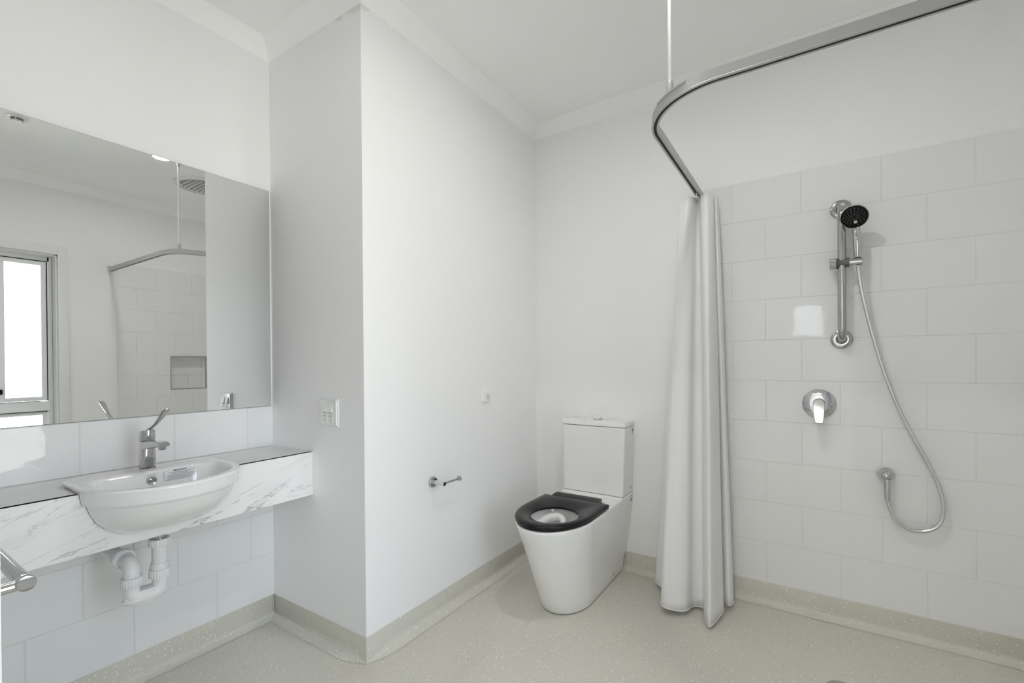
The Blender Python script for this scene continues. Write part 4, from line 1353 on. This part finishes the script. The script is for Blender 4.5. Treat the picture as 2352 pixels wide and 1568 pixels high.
# hand shower
hs_base = Vector((HBX - .003, GY - .010, HZ2 + .0178))
head_c = Vector((0.1575, 2.478, 1.822))
t = Thing('hand_shower', 'chrome hand shower with a round black spray face resting in the rail holder', 'shower head', tuple(hs_base))
nrm = Vector((-.10, -1.0, -.62)).normalized()
hp = [hs_base, hs_base + Vector((0, -.001, .03)), hs_base + Vector((-.0008, -.003, .065)), hs_base + Vector((-.0022, -.004, .100)), hs_base + Vector((-.0045, -.002, .128)), head_c - nrm * .024 + Vector((.004, 0, -.026)), head_c - nrm * .020]
t.add(tube('handle', hp, [.0125, .0155, .0165, .0160, .0155, .017, .020], 'chrome', None, 28))
hd = t.add(lathe('head_shell', [(0.0, -.034), (.020, -.032), (.040, -.022), (.0505, -.010), (.0520, -.003), (.0515, .001), (.0490, .0025), (.0480, .0015), (0.0, .0015)], head_c, nrm, 'chrome', None, 56))
fcp = t.add(lathe('spray_face', [(0.0, .0050), (.030, .0046), (.0455, .0034), (.0480, .0018), (0.0, .0016)], head_c, nrm, 'black_rubber', None, 48), 'black spray face with pale nozzles')
uu = Vector((1, 0, 0)); uu = (uu - nrm * uu.dot(nrm)).normalized(); ww = nrm.cross(uu)
bm = bmesh.new()
for rr_, cnt in ((.0085, 6), (.0150, 10), (.0225, 12), (.0295, 14), (.0370, 16)):
    for k in range(cnt):
        a = 2 * PI * (k + (.5 if cnt % 4 else 0)) / cnt
        c = head_c + uu * (rr_ * math.cos(a)) + ww * (rr_ * math.sin(a)) + nrm * .0046
        M = Matrix((uu, ww, nrm)).transposed().to_4x4(); M.translation = c
        bmesh.ops.create_cone(bm, cap_ends=True, segments=8, radius1=.0013, radius2=.0009, depth=.0016, matrix=M)
sub(fcp, from_bm('spray_nozzles', bm, 'nozzle'))

# hose
def unproj(px, py, yplane):
    d = fw + r2 * ((px - 1176) / F_PX) - u2 * ((py - 836.88) / F_PX)
    tt = yplane / d.y
    return Vector((0, 0, CAM_H)) + d * tt
HP = [(1971.5, 610, .0745), (1973.0, 626, .076), (1978, 660, .074), (1992, 722, .068), (2010, 788, .060), (2033, 860, .052), (2061, 930, .046), (2096, 1000, .040), (2130, 1060, .036), (2154, 1110, .033), (2167, 1158, .031), (2164, 1192, .030), (2147, 1213, .030), (2117, 1220, .030), (2086, 1214, .031), (2061, 1196, .033), (2046, 1172, .034), (2039, 1146, .034), (2038, 1130, .034)]
pts = [tuple(unproj(x, y, TF - d)) for x, y, d in HP]
hpts = [Vector(catmull(pts, k / 150)) for k in range(151)]
hpts[-1].x = 0.2735
t = Thing('shower_hose', 'silver flexible shower hose looping down across the white tiles', 'hose', tuple(hpts[-1]))
t.add(tube('hose_tube', hpts, .0076, 'hose_metal', None, 16))
t.add(tube('hose_ferrule', [hpts[-1] + Vector((0, 0, -.036)) + Vector((.001, 0, 0)), hpts[-1] + Vector((0, 0, .010))], [.0100, .0122], 'chrome', None, 24))

EX, EZ = 0.2735, 0.698
t = Thing('wall_elbow', 'small round chrome wall outlet elbow where the shower hose ends', 'pipe elbow', (EX, TF, EZ))
t.add(lathe('elbow_dome', [(0.0, 0), (.0300, 0), (.0310, .003), (.0300, .007), (.0265, .016), (.0230, .026), (.0175, .036), (.010, .042), (0.0, .044)], (EX, TF - .0002, EZ), (0, -1, 0), 'chrome', None, 40))
t.add(tube('elbow_neck', [(EX, TF - .034, EZ - .012), (EX, TF - .034, hpts[-1].z + .010)], [.0125, .0125], 'chrome', None, 28))

MX, MZ = 0.029, 0.999
t = Thing('shower_mixer', 'round chrome shower mixer with a drop lever on white tiles', 'shower mixer', (MX, TF, MZ))
t.add(lathe('cover_plate', [(0.0, 0), (.066, 0), (.0675, .002), (.0660, .005), (.050, .010), (.030, .0125), (.0, .0125)], (MX, TF - .0002, MZ), (0, -1, 0), 'chrome', None, 64))
t.add(lathe('hub_joint', [(0.0, .0125), (.0235, .0125), (.0235, .0165), (0, .0165)], (MX, TF, MZ + .004), (0, -1, 0), 'dark_gap', None, 40))
lv = []
LC = Vector((MX - .001, TF - .0165, MZ + .004))
for dep, sc3 in ((0.0, 1.0), (.026, 1.0), (.031, .97), (.0335, .88)):
    ring = []
    R1 = .0235 * sc3
    for k in range(20):
        a = k / 19 * PI
        ring.append(LC + Vector((R1 * math.cos(a), -dep, R1 * math.sin(a))))
    bw = .0165 * sc3
    for (x, z) in ((-R1 * .98, -.020), (-bw, -.082 * (1 if sc3 > .9 else .97)), (-bw * .8, -.087 * (1 if sc3 > .9 else .97)), (bw * .8, -.087 * (1 if sc3 > .9 else .97)), (bw, -.082 * (1 if sc3 > .9 else .97)), (R1 * .98, -.020)):
        dd = dep if z > -.05 else dep + (0.027 if dep > 0.01 else .030)
        ring.append(LC + Vector((x, -dd, z)))
    lv.append(ring)
t.add(loft('drop_lever', lv, 'chrome', None, True, True, 30))

# ------------------------------------------------------------------ floor waste
t = Thing('floor_drain', 'round metal floor drain grate set in the vinyl below the shower', 'drain', (0.098, 2.046, 0))
dcn = (0.098, 2.046, 0.0)
t.add(lathe('grate_ring', [(.044, .0004), (.060, .0004), (.060, .0022), (.056, .0034), (.044, .0028)], dcn, (0, 0, 1), 'steel', None, 48))
t.add(lathe('sump', [(0.0, .0004), (.0445, .0004), (.0445, .0010), (0, .0010)], dcn, (0, 0, 1), 'dark_gap', None, 40))
for k in range(-4, 5):
    h = math.sqrt(.0445 ** 2 - (k * .0095) ** 2)
    t.add(box('grate_bar', (dcn[0] - h, dcn[1] + k * .0095 - .002, .0010), (dcn[0] + h, dcn[1] + k * .0095 + .002, .0026), 'steel'))
